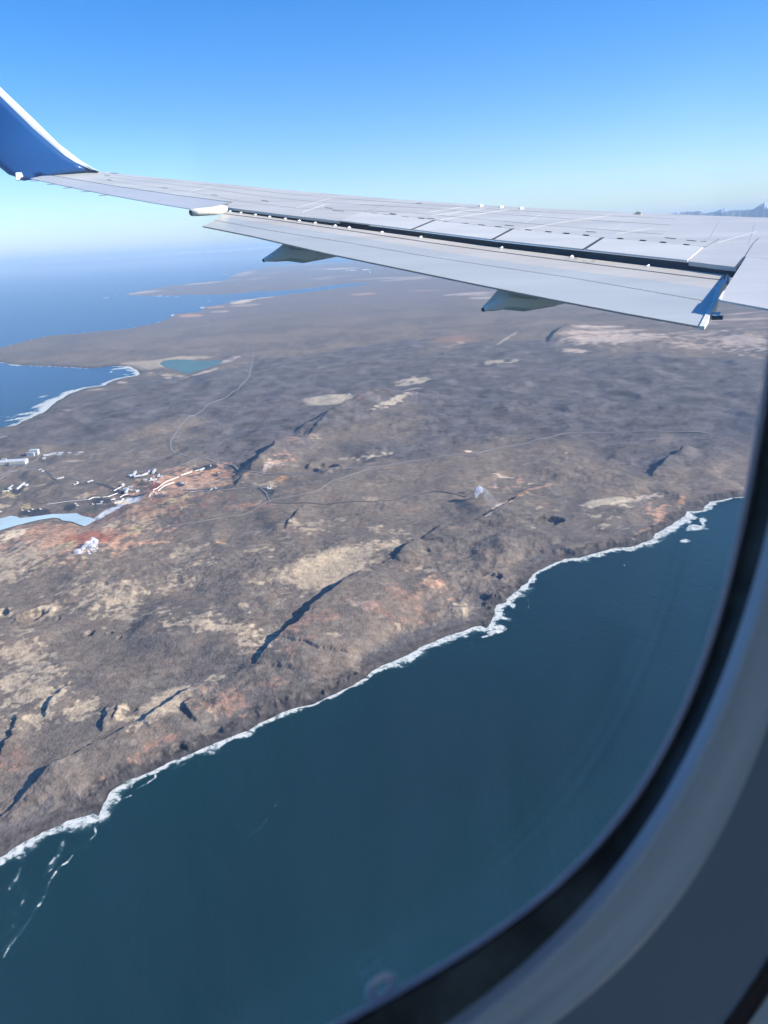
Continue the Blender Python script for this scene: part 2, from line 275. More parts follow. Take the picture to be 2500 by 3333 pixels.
def terrain(x, y, sp, want_col=True):
    if want_col and len(x) > 500:
        d, _, _ = seg_dist(x, y, COAST, closed=True); wet = (~inside(x, y, COAST)) & (d > 110+.6*sp)
        if wet.any():
            h = np.full(x.shape, -8.0); s_ = -d.astype(float); c = np.zeros(x.shape+(3,), np.float32)+.05
            k = ~wet
            if k.any():
                a, b, e = terrain_(x[k], y[k], sp[k], True); h[k] = a; s_[k] = b; c[k] = e
            return h, s_, c
    return terrain_(x, y, sp, want_col)
def terrain_(x, y, sp, want_col=True):
    """height above the sea and ground colour at world points"""
    # coast distance with ragged edge
    wa = np.minimum(7+sp*.2, 60)
    wx = x+wa*fbm(x, y, 130, 4, np.minimum(sp, 40), 21); wy = y+wa*fbm(x, y, 130, 4, np.minimum(sp, 40), 33)
    d, _, _ = seg_dist(wx, wy, COAST, closed=True)
    ins = inside(wx, wy, COAST)
    sd_ = np.where(ins, d, -d)
    # how cliffy the coast is here
    beach = .85*sstep(.12, .5, perlin(x/330+5, y/330, 8))
    for (u, v, r) in ((1380,2110,170),(1290,2150,130),(2260,1660,60),(1480,2070,120),(1780,1850,90),(450,1215,900),(200,1300,700)):
        bx, by = G(u, v, 0); beach = np.maximum(beach, sstep(1, .55, np.hypot(x-bx, y-by)/r))
    far = sstep(6000, 12000, np.hypot(x, y))
    beach = np.maximum(beach, far)
    ch = 17+11*perlin(x/300, y/300, 5)+4*perlin(x/90, y/90, 6)
    rug = 1+.8*fbm(x, y, 70, 4, sp, 71)
    cw = 26*(1-beach)+170*beach
    cliff = ch*(1-.72*beach)*sstep(0, 1, sd_/(cw*np.clip(rug, .4, 2.0)))
    cliff = cliff*(1-.14*(1-beach)*(perlin(x/11, y/11, 15) > .1)*sstep(1.6, .6, sd_/cw))
    inland = sstep(30, 900, sd_)
    h = cliff+inland*(9+9*fbm(x, y, 1500, 3, sp, 3))
    land = sstep(15, 140, sd_)
    # flat places: roads, water
    flat = np.ones_like(x)
    for k, (w_, p) in RXY.items():
        m = near(x, y, p, 60, None)
        if m.any():
            dd, _, _ = seg_dist(x[m], y[m], p); flat[m] = np.minimum(flat[m], sstep(w_*.8, 45, dd))
    lavaz = np.zeros_like(x)
    for P in DARKZONE:
        p = GL(P, 15); ii = inside(x, y, p); dd, _, _ = seg_dist(x, y, p, closed=True); sg = np.where(ii, dd, -dd)
        lavaz = np.maximum(lavaz, sstep(-170, 170, sg+260*fbm(x, y, 800, 4, sp, 31)))
    rough_zone = .35+.65*sstep(-.2, .5, fbm(x, y, 700, 3, sp, 41))
    rough_zone = np.maximum(rough_zone, .8*lavaz)
    r1 = fbm(x, y, 95, 6, sp, 51, .62)
    ridged = 1-np.abs(fbm(x, y, 70, 4, sp, 61, .6))*1.5
    rough = 3.4*r1*rough_zone+2.2*ridged*rough_zone*rough_zone
    h = h+.85*land*flat*rough+land*2.0*fbm(x, y, 420, 3, sp, 81)
    # lumpy ground in the lower right
    for (u, v, r, amp) in ((1640,1830,420,9),(1560,1700,300,4),(1370,1780,260,5),(620,2100,360,3),(160,2650,300,2),(1480,1900,260,4)):
        bx, by = G(u, v); m = sstep(1, .3, np.hypot(x-bx, y-by)/r)
        h = h+.75*land*amp*m*fbm(x, y, 110, 4, sp, 91+int(u) % 7)
    for pts, hh, wr in SCARPS:
        if hh == 0: continue
        p = GL(pts, 22); m = near(x, y, p, wr*1.6+80, None)
        if not m.any(): continue
        xx = x[m]+7*fbm(x[m], y[m], 55, 3, sp[m], 7); yy = y[m]+7*fbm(x[m], y[m], 55, 3, sp[m], 9)
        dd, uu, ss = seg_dist(xx, yy, p, signed=True)
        prof = np.sqrt(np.clip(np.minimum(uu, 1-uu)/.25, 0, 1)); prof = prof*(.9+.22*perlin(uu*9, uu*0+.3, 3))
        q = dd*np.where(ss > 0, 1, -1)*(1 if hh > 0 else -1)
        up = np.where(q > 0, sstep(wr*1.35, 0, q)**1.2, sstep(7, 0, -q))
        h[m] += .98*abs(hh)*prof*up*np.minimum(1, land[m]*1.3)
    for pts, hh, wl, wr in RIDGES:
        p = GL(pts, 60 if hh > 40 else 25); m = near(x, y, p, max(wl, wr)*1.6+100, None)
        if not m.any(): continue
        xx = x[m]+18*fbm(x[m], y[m], 160, 3, sp[m], 17); yy = y[m]+18*fbm(x[m], y[m], 160, 3, sp[m], 19)
        dd, uu, ss = seg_dist(xx, yy, p, signed=True)
        prof = .35+.65*np.sqrt(np.clip(np.minimum(uu, 1-uu)/.3, 0, 1)); prof *= 1+.18*perlin(uu*5, uu*0+.7, 5)
        up = np.where(ss > 0, np.clip(1-dd/wr, 0, 1)**1.25, np.clip(1-dd/wl, 0, 1)**.9)
        h[m] += hh*prof*up*(1+.08*fbm(xx, yy, 60, 3, sp[m], 23))*(flat[m]*.5+.5)
    for u, v, r, dep, rim in CRATERS:
        cx, cy = G(u, v, 25); m = (np.abs(x-cx) < 3*r) & (np.abs(y-cy) < 3*r)
        if not m.any(): continue
        q = np.hypot(x[m]-cx, y[m]-cy)/(r*(1+.38*fbm(x[m], y[m], r*1.8, 3, sp[m], 29)))
        h[m] += -dep*sstep(1.05, .62, q)+rim*np.exp(-((q-1.12)/.22)**2)
    # low ground under the two inland waters, shore banks
    for P, lvl in ((LAG_XY, WH), (POND_XY, 8.0)):
        m = near(x, y, P, 200, None)
        if m.any():
            ii = inside(x[m], y[m], P); dd, _, _ = seg_dist(x[m], y[m], P, closed=True); q = np.where(ii, -dd, dd)
            bank = 5.0*sstep(-2, 14, q)+lvl-2.5
            h[m] = np.where(q < 160, bank+(h[m]-bank)*sstep(4, 160, q), h[m])
    h = np.where(sd_ > 0, np.maximum(h, .15*np.minimum(sd_, 20)), np.maximum(-8.0, sd_*.15))
    if not want_col: return h, sd_, None
    # colour
    base = np.zeros(x.shape+(3,), np.float32)
    n1 = sstep(-.5, .5, fbm(x, y, 900, 4, sp, 101)); n2 = fbm(x, y, 160, 5, sp, 111)
    A_ = np.array([.195, .155, .120]); B_ = np.array([.145, .122, .102]); Cc = np.array([.215, .160, .118])
    base[:] = A_+(B_-A_)*n1[..., None]
    t = sstep(.1, .7, n2)[..., None]; base += (Cc-base)*t*.6
    gl = sstep(.25, .8, fbm(x, y, 60, 4, sp, 121))[..., None]*.30*(1-lavaz[..., None]*.7); base += (np.array([.31, .265, .205])-base)*gl
    lz = lavaz*(.86+.14*n1); base += (np.array([.118, .106, .103])*(1+.36*n2[..., None])-base)*lz[..., None]
    dk = sstep(.35, .75, fbm(x, y, 60, 4, sp, 131, .75))*(.35+.65*lavaz); base *= (1-.42*dk)[..., None]
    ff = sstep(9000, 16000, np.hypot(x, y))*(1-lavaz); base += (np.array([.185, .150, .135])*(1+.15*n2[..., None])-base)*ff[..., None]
    st = fbm(x, y, 75, 5, sp, 141, .6); st2 = fbm(x, y, 24, 3, sp, 151, .7); st3 = fbm(x, y, 900, 5, sp, 161, .8, 2.2)*sstep(12, 60, sp)
    for (u, v, ru, rv, ti, key, s_) in PATCH:
        if s_ <= 0: continue
        c, M = ellipse(u, v, ru, rv, ti)
        rad = 2.2*max(np.linalg.norm(np.linalg.inv(M)[:, 0]), np.linalg.norm(np.linalg.inv(M)[:, 1]))
        m = (np.abs(x-c[0]) < rad) & (np.abs(y-c[1]) < rad)
        if not m.any(): continue
        dx = x[m]-c[0]; dy = y[m]-c[1]
        q = np.hypot(M[0, 0]*dx+M[0, 1]*dy, M[1, 0]*dx+M[1, 1]*dy)
        hard = key in ('pad', 'white', 'brick') or s_ >= .95
        n = st[m]*.5+st2[m]*.5+st3[m]*.8
        if hard: mk = sstep(.72, 1.0, s_*1.25+.35-q*.75+n*.22)
        else: mk = sstep(.30, .72, s_*1.02-q*q*.50+n*1.05)*min(1, s_+.15)
        base[m] += (np.array(COL[key])*(1+.16*st2[m][:, None])-base[m])*mk[:, None]
    # wet dark rock along the shore
    shore = sstep(55, 10, sd_+14*st2)*(1-beach)+sstep(60, 20, sd_+10*st2)*beach*(1-far)*.7
    base += (np.array([.062, .055, .052])*(1+.5*st2[..., None])-base)*np.clip(shore, 0, 1)[..., None]
    gr = sstep(95, 60, sd_)*sstep(20, 60, sd_)*beach*(1-far)*.7
    base += (np.array([.115, .108, .105])-base)*gr[..., None]
    return h, sd_, np.clip(base, .015, .8)

def Hxy(x, y):
    x = np.atleast_1d(np.asarray(x, float)); y = np.atleast_1d(np.asarray(y, float)); sp = np.hypot(x, y)**2/ALT*.0009
    return terrain(x, y, np.maximum(sp, 2.0), False)[0]-ALT

from concurrent.futures import ThreadPoolExecutor
def par_terrain(x, y, sp):
    n = 12000; ch = [(i, min(i+n, len(x))) for i in range(0, len(x), n)]
    with ThreadPoolExecutor(4) as ex: res = list(ex.map(lambda c: terrain(x[c[0]:c[1]], y[c[0]:c[1]], sp[c[0]:c[1]]), ch))
    return tuple(np.concatenate([r[k] for r in res]) for k in range(3))
# ------------------------------------------------------------------ ground and sea sheets
NE = 1000
elev = np.concatenate([np.linspace(R(50), R(2.0), 860, endpoint=False), np.geomspace(R(2.0), R(.25), 170)])
rr = ALT/np.tan(elev)
az_f = np.linspace(R(-37), R(37), 1000)
az_c = np.linspace(R(37), R(323), 40)[1:-1]
# finely divided part
AZ, RR = np.meshgrid(az_f, rr)
X = RR*np.sin(AZ); Y = RR*np.cos(AZ)
spc = np.gradient(rr)[:, None]*np.ones_like(X); spc = np.maximum(np.abs(spc)*.55, RR*(az_f[1]-az_f[0]))
hg, sdg, colg = par_terrain(X.ravel(), Y.ravel(), spc.ravel())
hg = hg.reshape(X.shape); sdg = sdg.reshape(X.shape)
nr, nc = X.shape
idx = np.arange(nr*nc).reshape(nr, nc)
def grid_mesh(name, mask, Z, m, attrs=(), colors=()):
    cells = mask[:-1, :-1] | mask[1:, :-1] | mask[:-1, 1:] | mask[1:, 1:]
    a = idx[:-1, :-1][cells]; b = idx[:-1, 1:][cells]; c = idx[1:, 1:][cells]; d = idx[1:, :-1][cells]
    Q = np.stack([a, b, c, d], 1); used, inv = np.unique(Q, return_inverse=True); Q = inv.reshape(-1, 4)
    V = np.stack([X.ravel(), Y.ravel(), Z.ravel()], 1)[used]
    return big_mesh(name, V, Q, m, [(n, v.ravel()[used]) for n, v in attrs], [(n, v.reshape(-1, 3)[used]) for n, v in colors])

def ground_mat():
    m = bpy.data.materials.new('lava_ground'); m.use_nodes = True; nt = m.node_tree; L = nt.links
    b = nt.nodes['Principled BSDF']; b.inputs['Roughness'].default_value = .95; b.inputs['Specular IOR Level'].default_value = .15
    at = nt.nodes.new('ShaderNodeAttribute'); at.attribute_name = 'Col'
    tc = nt.nodes.new('ShaderNodeTexCoord')
    n1 = nt.nodes.new('ShaderNodeTexNoise'); n1.inputs['Scale'].default_value = .05; n1.inputs['Detail'].default_value = 9; n1.inputs['Roughness'].default_value = .75
    L.new(tc.outputs['Object'], n1.inputs['Vector'])
    r = nt.nodes.new('ShaderNodeMapRange'); r.inputs[1].default_value = .34; r.inputs[2].default_value = .66; r.inputs[3].default_value = .62; r.inputs[4].default_value = 1.42
    L.new(n1.outputs[0], r.inputs[0])
    s = nt.nodes.new('ShaderNodeVectorMath'); s.operation = 'SCALE'; L.new(at.outputs['Color'], s.inputs[0]); L.new(r.outputs[0], s.inputs['Scale'])
    # bare dark rock where it is steep
    g = nt.nodes.new('ShaderNodeNewGeometry'); sx = nt.nodes.new('ShaderNodeSeparateXYZ'); L.new(g.outputs['Normal'], sx.inputs[0])
    r2 = nt.nodes.new('ShaderNodeMapRange'); r2.inputs[1].default_value = .80; r2.inputs[2].default_value = .55; r2.inputs[3].default_value = 0; r2.inputs[4].default_value = .75
    L.new(sx.outputs['Z'], r2.inputs[0])
    mx = nt.nodes.new('ShaderNodeMix'); mx.data_type = 'RGBA'; L.new(r2.outputs[0], mx.inputs['Factor']); L.new(s.outputs[0], mx.inputs['A']); mx.inputs['B'].default_value = (.045, .042, .044, 1)
    L.new(mx.outputs['Result'], b.inputs['Base Color'])
    n2 = nt.nodes.new('ShaderNodeTexNoise'); n2.inputs['Scale'].default_value = .16; n2.inputs['Detail'].default_value = 5; L.new(tc.outputs['Object'], n2.inputs['Vector'])
    bp = nt.nodes.new('ShaderNodeBump'); bp.inputs['Strength'].default_value = .8; bp.inputs['Distance'].default_value = 3.0; L.new(n2.outputs[0], bp.inputs['Height']); L.new(bp.outputs[0], b.inputs['Normal'])
    return m
Zl = hg-ALT
land = grid_mesh('ground', sdg > -12-spc*.3, Zl, ground_mat(), colors=[('Col', colg)]); tag(land, kind='structure')

# foam
def fq(): return np.zeros_like(X)
foam = fq()
dsea = np.maximum(-sdg, 0)
fw = 17+11*fbm(X, Y, 150, 3, spc, 201)
for (u, v, r, wv) in ((2150,1722,200,26),(2050,1782,200,8),(1440,2085,160,10),(250,2650,150,6),(1700,1930,120,8),(40,2760,120,10),(700,2420,150,0),(1900,1815,160,4),(60,1340,900,55),(230,1290,700,55),(420,1210,600,35),(100,1190,900,10),(620,1020,900,60),(660,1005,700,60),(100,1110,800,15),(520,962,1600,40),(740,985,1300,30)):
    bx, by = G(u, v, 0); fw = fw+wv*np.exp(-((X-bx)**2+(Y-by)**2)/(r*r))
fw = np.maximum(fw, 4)*(1+.0*X)
fw = np.where(RR > 9000, 2.0, np.where(RR > 6000, fw*.8, fw))
foam = 1.16*np.exp(-(dsea/(fw*(1+.45*fbm(X, Y, 45, 3, spc, 205))))**2.2)
stn = np.abs(fbm(X, Y, 90, 3, spc, 221))
def foam_line(pts, width, s_):
    global foam
    p = GL(pts, 0); m = near(X, Y, p, width*5, None)
    xx = X[m]+.9*width*fbm(X[m], Y[m], 50, 3, spc[m], 231); yy = Y[m]+.9*width*fbm(X[m], Y[m], 50, 3, spc[m], 241)
    d, uu, _ = seg_dist(xx, yy, p)
    f_ = s_*np.exp(-(d/width)**2)*(.75+.5*fbm(xx, yy, 30, 2, spc[m], 251)); foam[m] = np.maximum(foam[m], f_)
foam_line([(182,2836),(165,2870),(151,2897),(130,2940),(110,2965)], 3.2, .85)
foam_line([(150,2905),(110,2965),(70,3030),(36,3078),(12,3114)], 3.0, .75)
foam_line([(110,2965),(60,3030),(10,3095)], 2.0, .5)
foam_line([(325,2650),(345,2630),(362,2619),(390,2603),(428,2589)], 3.0, .95)
foam_line([(330,2640),(333,2665),(307,2692),(312,2712),(295,2731)], 3.0, .95)
foam_line([(283,2752),(250,2762),(235,2768)], 3.0, .8)
foam_line([(238,2782),(215,2808),(187,2827)], 2.6, .75)
foam_line([(445,2567),(480,2550),(505,2530),(506,2505)], 2.8, .85)
foam_line([(545,2514),(570,2500),(600,2486)], 2.4, .75)
foam_line([(425,2570),(432,2545),(425,2530)], 2, .7)
foam_line([(75,2790),(60,2830),(45,2860),(25,2890),(35,2905)], 5, .55)
foam_line([(210,2740),(190,2790),(165,2820),(148,2845)], 6, .55)
foam_line([(35,2860),(80,2900),(75,2940)], 5, .38)
foam_line([(20,2950),(60,2985),(5,3060)], 6, .34)
foam_line([(919,2595),(900,2618),(860,2680),(845,2695),(814,2716)], 2.2, .5)
foam_line([(745,2775),(700,2815),(680,2840)], 2, .34)
foam_line([(1700,1935),(1718,1945),(1722,1965),(1718,1982)], 1.8, .6)
foam_line([(1540,2068),(1535,2095),(1528,2108)], 1.6, .6)
foam_line([(1490,2062),(1520,2060),(1540,2068)], 2.6, .8)
def foam_blob(u, v, ru, rv, s_, t=0):
    global foam
    c, M = ellipse(u, v, ru, rv, t, 0.0); dx = X-c[0]; dy = Y-c[1]
    q = np.hypot(M[0, 0]*dx+M[0, 1]*dy, M[1, 0]*dx+M[1, 1]*dy); m = q < 2.2
    if m.any():
        qq = q[m]+.45*fbm(X[m], Y[m], 38, 3, spc[m], 261)
        foam[m] = np.maximum(foam[m], s_*sstep(1.25, .3, qq))
for a_ in ((1612,2055,30,13,1.2,5),(1625,2040,20,16,1.2,0),(1590,2068,28,5,.8,10),(1600,2032,14,9,1.0,0),(1645,2013,26,5,.9,-8),(1632,2006,12,5,1.2,-10),(1655,2018,22,6,.5,-8),(1632,1985,10,8,1.2,0),(1668,1970,10,8,1.2,0),
           (2262,1716,32,14,1.1,10),(2288,1695,14,18,1.0,0),(2229,1760,17,8,.85,0),(2300,1722,18,5,.7,-5),(2180,1715,36,14,1.2,40),(2140,1742,30,10,1.1,20),(2330,1628,50,5,.9,8),(2312,1652,10,8,1.0,0),(2380,1618,40,4,.8,5),
           (2015,1818,4,6,.5,0),(2033,1840,3,3,.6,0),(1923,1838,5,4,.5,0),(1548,2161,7,4,.5,0),
           (400,1198,50,3,1.0,5),(425,1206,24,3,1.1,-10),(440,1216,20,2.5,1.1,-6),(410,1219,14,2,.9,-3),(362,1210,8,3,.9,20),(378,1200,22,3,1.0,10),
           (350,969,22,1.8,1.0,0),(380,963,12,1.2,.7,0),(530,964,26,1.5,1.0,0),(575,965,16,1.5,.7,0),(730,893,14,1.2,.8,0),(660,1001,12,4,1.1,0),(565,1026,12,5,1.1,0),(680,979,6,1,.8,0),(20,1180,26,2.5,1.0,0),(50,1188,30,3,1.0,-3),(170,1103,60,3,1.0,7),(230,1090,50,2.5,1.0,4),(320,1079,24,2,.9,3),(520,1049,14,2,.8,6),(440,1065,16,1.6,.6,6),
           (130,1318,40,6,.95,20),(170,1300,40,5,1.0,15),(90,1345,60,5,.85,8),(60,1362,60,4,.9,10),(40,1388,50,4,1.0,15),(220,1275,34,4,1.0,15),(30,1357,44,2,.7,0),(140,1290,26,3,.8,10)):
    foam_blob(*a_)

foam = np.minimum(foam, .86)
def sea_mat(use_foam=True):
    m = bpy.data.materials.new('sea_water'); m.use_nodes = True; nt = m.node_tree; L = nt.links
    b = nt.nodes['Principled BSDF']; b.inputs['IOR'].default_value = 1.333
    b.inputs['Roughness'].default_value = .16; b.inputs['Specular IOR Level'].default_value = .24
    tc = nt.nodes.new('ShaderNodeTexCoord')
    n0 = nt.nodes.new('ShaderNodeTexNoise'); n0.inputs['Scale'].default_value = .0012; n0.inputs['Detail'].default_value = 4; L.new(tc.outputs['Object'], n0.inputs['Vector'])
    cr_ = nt.nodes.new('ShaderNodeValToRGB'); cr_.color_ramp.elements[0].position = .35; cr_.color_ramp.elements[1].position = .7
    cr_.color_ramp.elements[0].color = (.001, .020, .026, 1); cr_.color_ramp.elements[1].color = (.002, .034, .038, 1); L.new(n0.outputs[0], cr_.inputs[0])
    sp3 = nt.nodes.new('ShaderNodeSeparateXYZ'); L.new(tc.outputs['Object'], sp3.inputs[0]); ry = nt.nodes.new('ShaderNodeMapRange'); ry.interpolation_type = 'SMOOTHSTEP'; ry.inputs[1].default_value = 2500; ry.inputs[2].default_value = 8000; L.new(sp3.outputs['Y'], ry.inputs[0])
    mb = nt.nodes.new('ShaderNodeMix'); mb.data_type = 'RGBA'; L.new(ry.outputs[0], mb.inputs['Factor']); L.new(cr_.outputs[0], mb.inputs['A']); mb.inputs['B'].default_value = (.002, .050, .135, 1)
    at = nt.nodes.new('ShaderNodeAttribute'); at.attribute_name = 'foam'
    n1 = nt.nodes.new('ShaderNodeTexNoise'); n1.inputs['Scale'].default_value = .075; n1.inputs['Detail'].default_value = 9; n1.inputs['Roughness'].default_value = .68; n1.inputs['Distortion'].default_value = .6; L.new(tc.outputs['Object'], n1.inputs['Vector'])
    ad = nt.nodes.new('ShaderNodeMath'); ad.operation = 'MULTIPLY_ADD'; ad.inputs[1].default_value = 2.3; L.new(n1.outputs[0], ad.inputs[0]); L.new(at.outputs['Fac'], ad.inputs[2])
    r = nt.nodes.new('ShaderNodeMapRange'); r.interpolation_type = 'SMOOTHSTEP'; r.inputs[1].default_value = 1.60; r.inputs[2].default_value = 2.12; L.new(ad.outputs[0], r.inputs[0])
    gt = nt.nodes.new('ShaderNodeMapRange'); gt.inputs[1].default_value = .08; gt.inputs[2].default_value = .3; L.new(at.outputs['Fac'], gt.inputs[0])
    mu = nt.nodes.new('ShaderNodeMath'); mu.operation = 'MULTIPLY'; L.new(r.outputs[0], mu.inputs[0]); L.new(gt.outputs[0], mu.inputs[1])
    # milky green water around the surf
    r3 = nt.nodes.new('ShaderNodeMapRange'); r3.inputs[1].default_value = .15; r3.inputs[2].default_value = 1.1; r3.inputs[4].default_value = .55; L.new(at.outputs['Fac'], r3.inputs[0])
    mg = nt.nodes.new('ShaderNodeMix'); mg.data_type = 'RGBA'; L.new(r3.outputs[0], mg.inputs['Factor']); L.new(mb.outputs['Result'], mg.inputs['A']); mg.inputs['B'].default_value = (.07, .19, .19, 1)
    mx = nt.nodes.new('ShaderNodeMix'); mx.data_type = 'RGBA'; L.new(mu.outputs[0], mx.inputs['Factor']); L.new(mg.outputs['Result'], mx.inputs['A']); mx.inputs['B'].default_value = (.70, .70, .62, 1)
    L.new(mx.outputs['Result'], b.inputs['Base Color'])
    rr_ = nt.nodes.new('ShaderNodeMapRange'); rr_.inputs[3].default_value = .26; rr_.inputs[4].default_value = .9; L.new(mu.outputs[0], rr_.inputs[0]); L.new(rr_.outputs[0], b.inputs['Roughness'])
    n2 = nt.nodes.new('ShaderNodeTexNoise'); n2.inputs['Scale'].default_value = .12; n2.inputs['Detail'].default_value = 5; L.new(tc.outputs['Object'], n2.inputs['Vector'])
    bp = nt.nodes.new('ShaderNodeBump'); bp.inputs['Strength'].default_value = .6; bp.inputs['Distance'].default_value = 1.6; L.new(n2.outputs[0], bp.inputs['Height'])
    n3 = nt.nodes.new('ShaderNodeTexNoise'); n3.inputs['Scale'].default_value = .03; n3.inputs['Detail'].default_value = 3; n3.inputs['Distortion'].default_value = .8
    mpp = nt.nodes.new('ShaderNodeMapping'); mpp.inputs['Rotation'].default_value = (0, 0, .5); mpp.inputs['Scale'].default_value = (1, .4, 1); L.new(tc.outputs['Object'], mpp.inputs['Vector']); L.new(mpp.outputs[0], n3.inputs['Vector'])
    b3 = nt.nodes.new('ShaderNodeBump'); b3.inputs['Strength'].default_value = .5; b3.inputs['Distance'].default_value = 3.5; L.new(n3.outputs[0], b3.inputs['Height']); L.new(bp.outputs[0], b3.inputs['Normal']); L.new(b3.outputs[0], b.inputs['Normal'])
    return m
sm = sea_mat()
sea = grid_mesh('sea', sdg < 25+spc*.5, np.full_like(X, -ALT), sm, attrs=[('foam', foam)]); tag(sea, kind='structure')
# the same sea and land going on round the rest of the horizon, coarsely
rc = np.concatenate([[5], np.geomspace(400, rr[-1], 60)])
az2 = np.concatenate([[R(37)], az_c, [R(323)]])
def coarse(name, zz, m, keep):
    V = []; Q = []
    for r_ in rc:
        for a in az2: V.append((r_*math.sin(a), r_*math.cos(a), zz(r_, a)))
    n = len(az2)
    for i in range(len(rc)-1):
        for j in range(n-1):
            if keep(rc[i], az2[j]): Q.append((i*n+j, i*n+j+1, (i+1)*n+j+1, (i+1)*n+j))
    # nearest water straight below, inside the fine sheet's inner edge
    o = mesh(name, V, Q, m, smooth=True); return o
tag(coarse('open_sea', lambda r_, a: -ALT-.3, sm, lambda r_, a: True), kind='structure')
near_r = [5, 200, 400, 600, rr[0]+1]; an = np.linspace(R(-37), R(37), 24)
V = [(r_*math.sin(a), r_*math.cos(a), -ALT-.02) for r_ in near_r for a in an]
Q = [(i*24+j, i*24+j+1, (i+1)*24+j+1, (i+1)*24+j) for i in range(4) for j in range(23)]
tag(mesh('near_sea', V, Q, sm, smooth=True), kind='structure')
azr = np.linspace(R(37.0), R(75), 40); rcl = np.geomspace(2000, 90000, 160)
AZr, RRr = np.meshgrid(azr, rcl); Xr = RRr*np.sin(AZr); Yr = RRr*np.cos(AZr)
hr, sr, colr = par_terrain(Xr.ravel(), Yr.ravel(), (RRr*.03).ravel())
ii = np.arange(Xr.size).reshape(Xr.shape); mk = (sr.reshape(Xr.shape) > -60); cells = mk[:-1, :-1] & mk[1:, :-1] & mk[:-1, 1:] & mk[1:, 1:]
Qr = np.stack([ii[:-1, :-1][cells], ii[:-1, 1:][cells], ii[1:, 1:][cells], ii[1:, :-1][cells]], 1)
tag(big_mesh('outer_ground', np.stack([Xr.ravel(), Yr.ravel(), hr-ALT], 1), Qr, land.data.materials[0], colors=[('Col', colr)]), kind='structure')

# ------------------------------------------------------------------ inland waters
def water(name, P, lvl, m):
    V = [(x, y, lvl-ALT) for x, y in P]; c = len(V); V.append((sum(v[0] for v in V)/c, sum(v[1] for v in V)/c, lvl-ALT))
    me = bpy.data.meshes.new(name); import bmesh
    bm = bmesh.new(); vs = [bm.verts.new(v) for v in V[:-1]]; bm.faces.new(vs); bmesh.ops.triangulate(bm, faces=bm.faces[:]); bm.normal_update()
    for f_ in bm.faces:
        if f_.normal.z < 0: f_.normal_flip()
    bm.to_mesh(me); bm.free(); me.materials.append(m)
    o = bpy.data.objects.new(name, me); C.objects.link(o); tag(o, kind='structure'); return o
def grow(P, k):
    P = np.array(P); c = P.mean(0); out = []
    for i in range(len(P)):
        t = P[(i+1) % len(P)]-P[i-1]; nrm = np.array([t[1], -t[0]])/max(np.linalg.norm(t), 1e-6)
        out.append(tuple(P[i]+nrm*k))
    a = lambda Q: abs(sum(Q[i][0]*Q[(i+1) % len(Q)][1]-Q[(i+1) % len(Q)][0]*Q[i][1] for i in range(len(Q))))
    return out
water('silica_lagoon', grow(LAG_XY, 6), WH, mat('milky_blue_water', (.47, .60, .60), .5, noise=.12, nscale=.006))
water('coastal_lagoon', POND_XY, 8.0, mat('green_lagoon_water', (.075, .155, .135), .5, noise=.15, nscale=.003))

# ------------------------------------------------------------------ roads (ribbons draped on the ground)
def ribbon(name, P, width, m, lift=1.2, step=14):
    P = np.array(P); pts = [P[0]]
    for i in range(len(P)-1):
        d = P[i+1]-P[i]; L_ = np.linalg.norm(d); n = max(1, int(L_/max(step, L_/60)))
        for k in range(1, n+1): pts.append(P[i]+d*k/n)
    pts = np.array(pts)
    for _ in range(2): pts[1:-1] = (pts[:-2]+2*pts[1:-1]+pts[2:])/4
    t = np.gradient(pts, axis=0); t /= np.linalg.norm(t, axis=1)[:, None]; nrm = np.stack([t[:, 1], -t[:, 0]], 1)
    offs = [-width/2, 0, width/2]
    A = [pts+nrm*o_ for o_ in offs]; Z = [Hxy(a[:, 0], a[:, 1]) for a in A]; zc = np.maximum(np.maximum(Z[0], Z[1]), Z[2])+lift
    V = []; Fc = []
    for i in range(len(pts)):
        V.append((*A[0][i], zc[i])); V.append((*A[2][i], zc[i])); V.append((*A[2][i], zc[i]-lift-2)); V.append((*A[0][i], zc[i]-lift-2))
    for i in range(len(pts)-1):
        a = 4*i; Fc += [(a, a+1, a+5, a+4), (a+1, a+2, a+6, a+5), (a+3, a, a+4, a+7)]
    o = mesh(name, V, Fc, m); return tag(o, kind='structure')
m_road = mat('worn_asphalt', (.20, .19, .18), .9, noise=.12, nscale=.02)
m_gravel = mat('gravel_track', (.20, .18, .155), .95, noise=.15, nscale=.03)
m_dkroad = mat('dark_gravel', (.085, .08, .075), .95, noise=.15, nscale=.03)
for k, (w_, P) in RXY.items():
    ribbon('road' if k in ('north', 'plant', 'plant_link', 'plant_yard') else 'track', P, w_*(1.0 if k != 'north' else 1.1), m_dkroad if k == 'service' else (m_road if k in ('north', 'plant', 'plant_link', 'plant_yard', 'loop_track') else m_gravel))

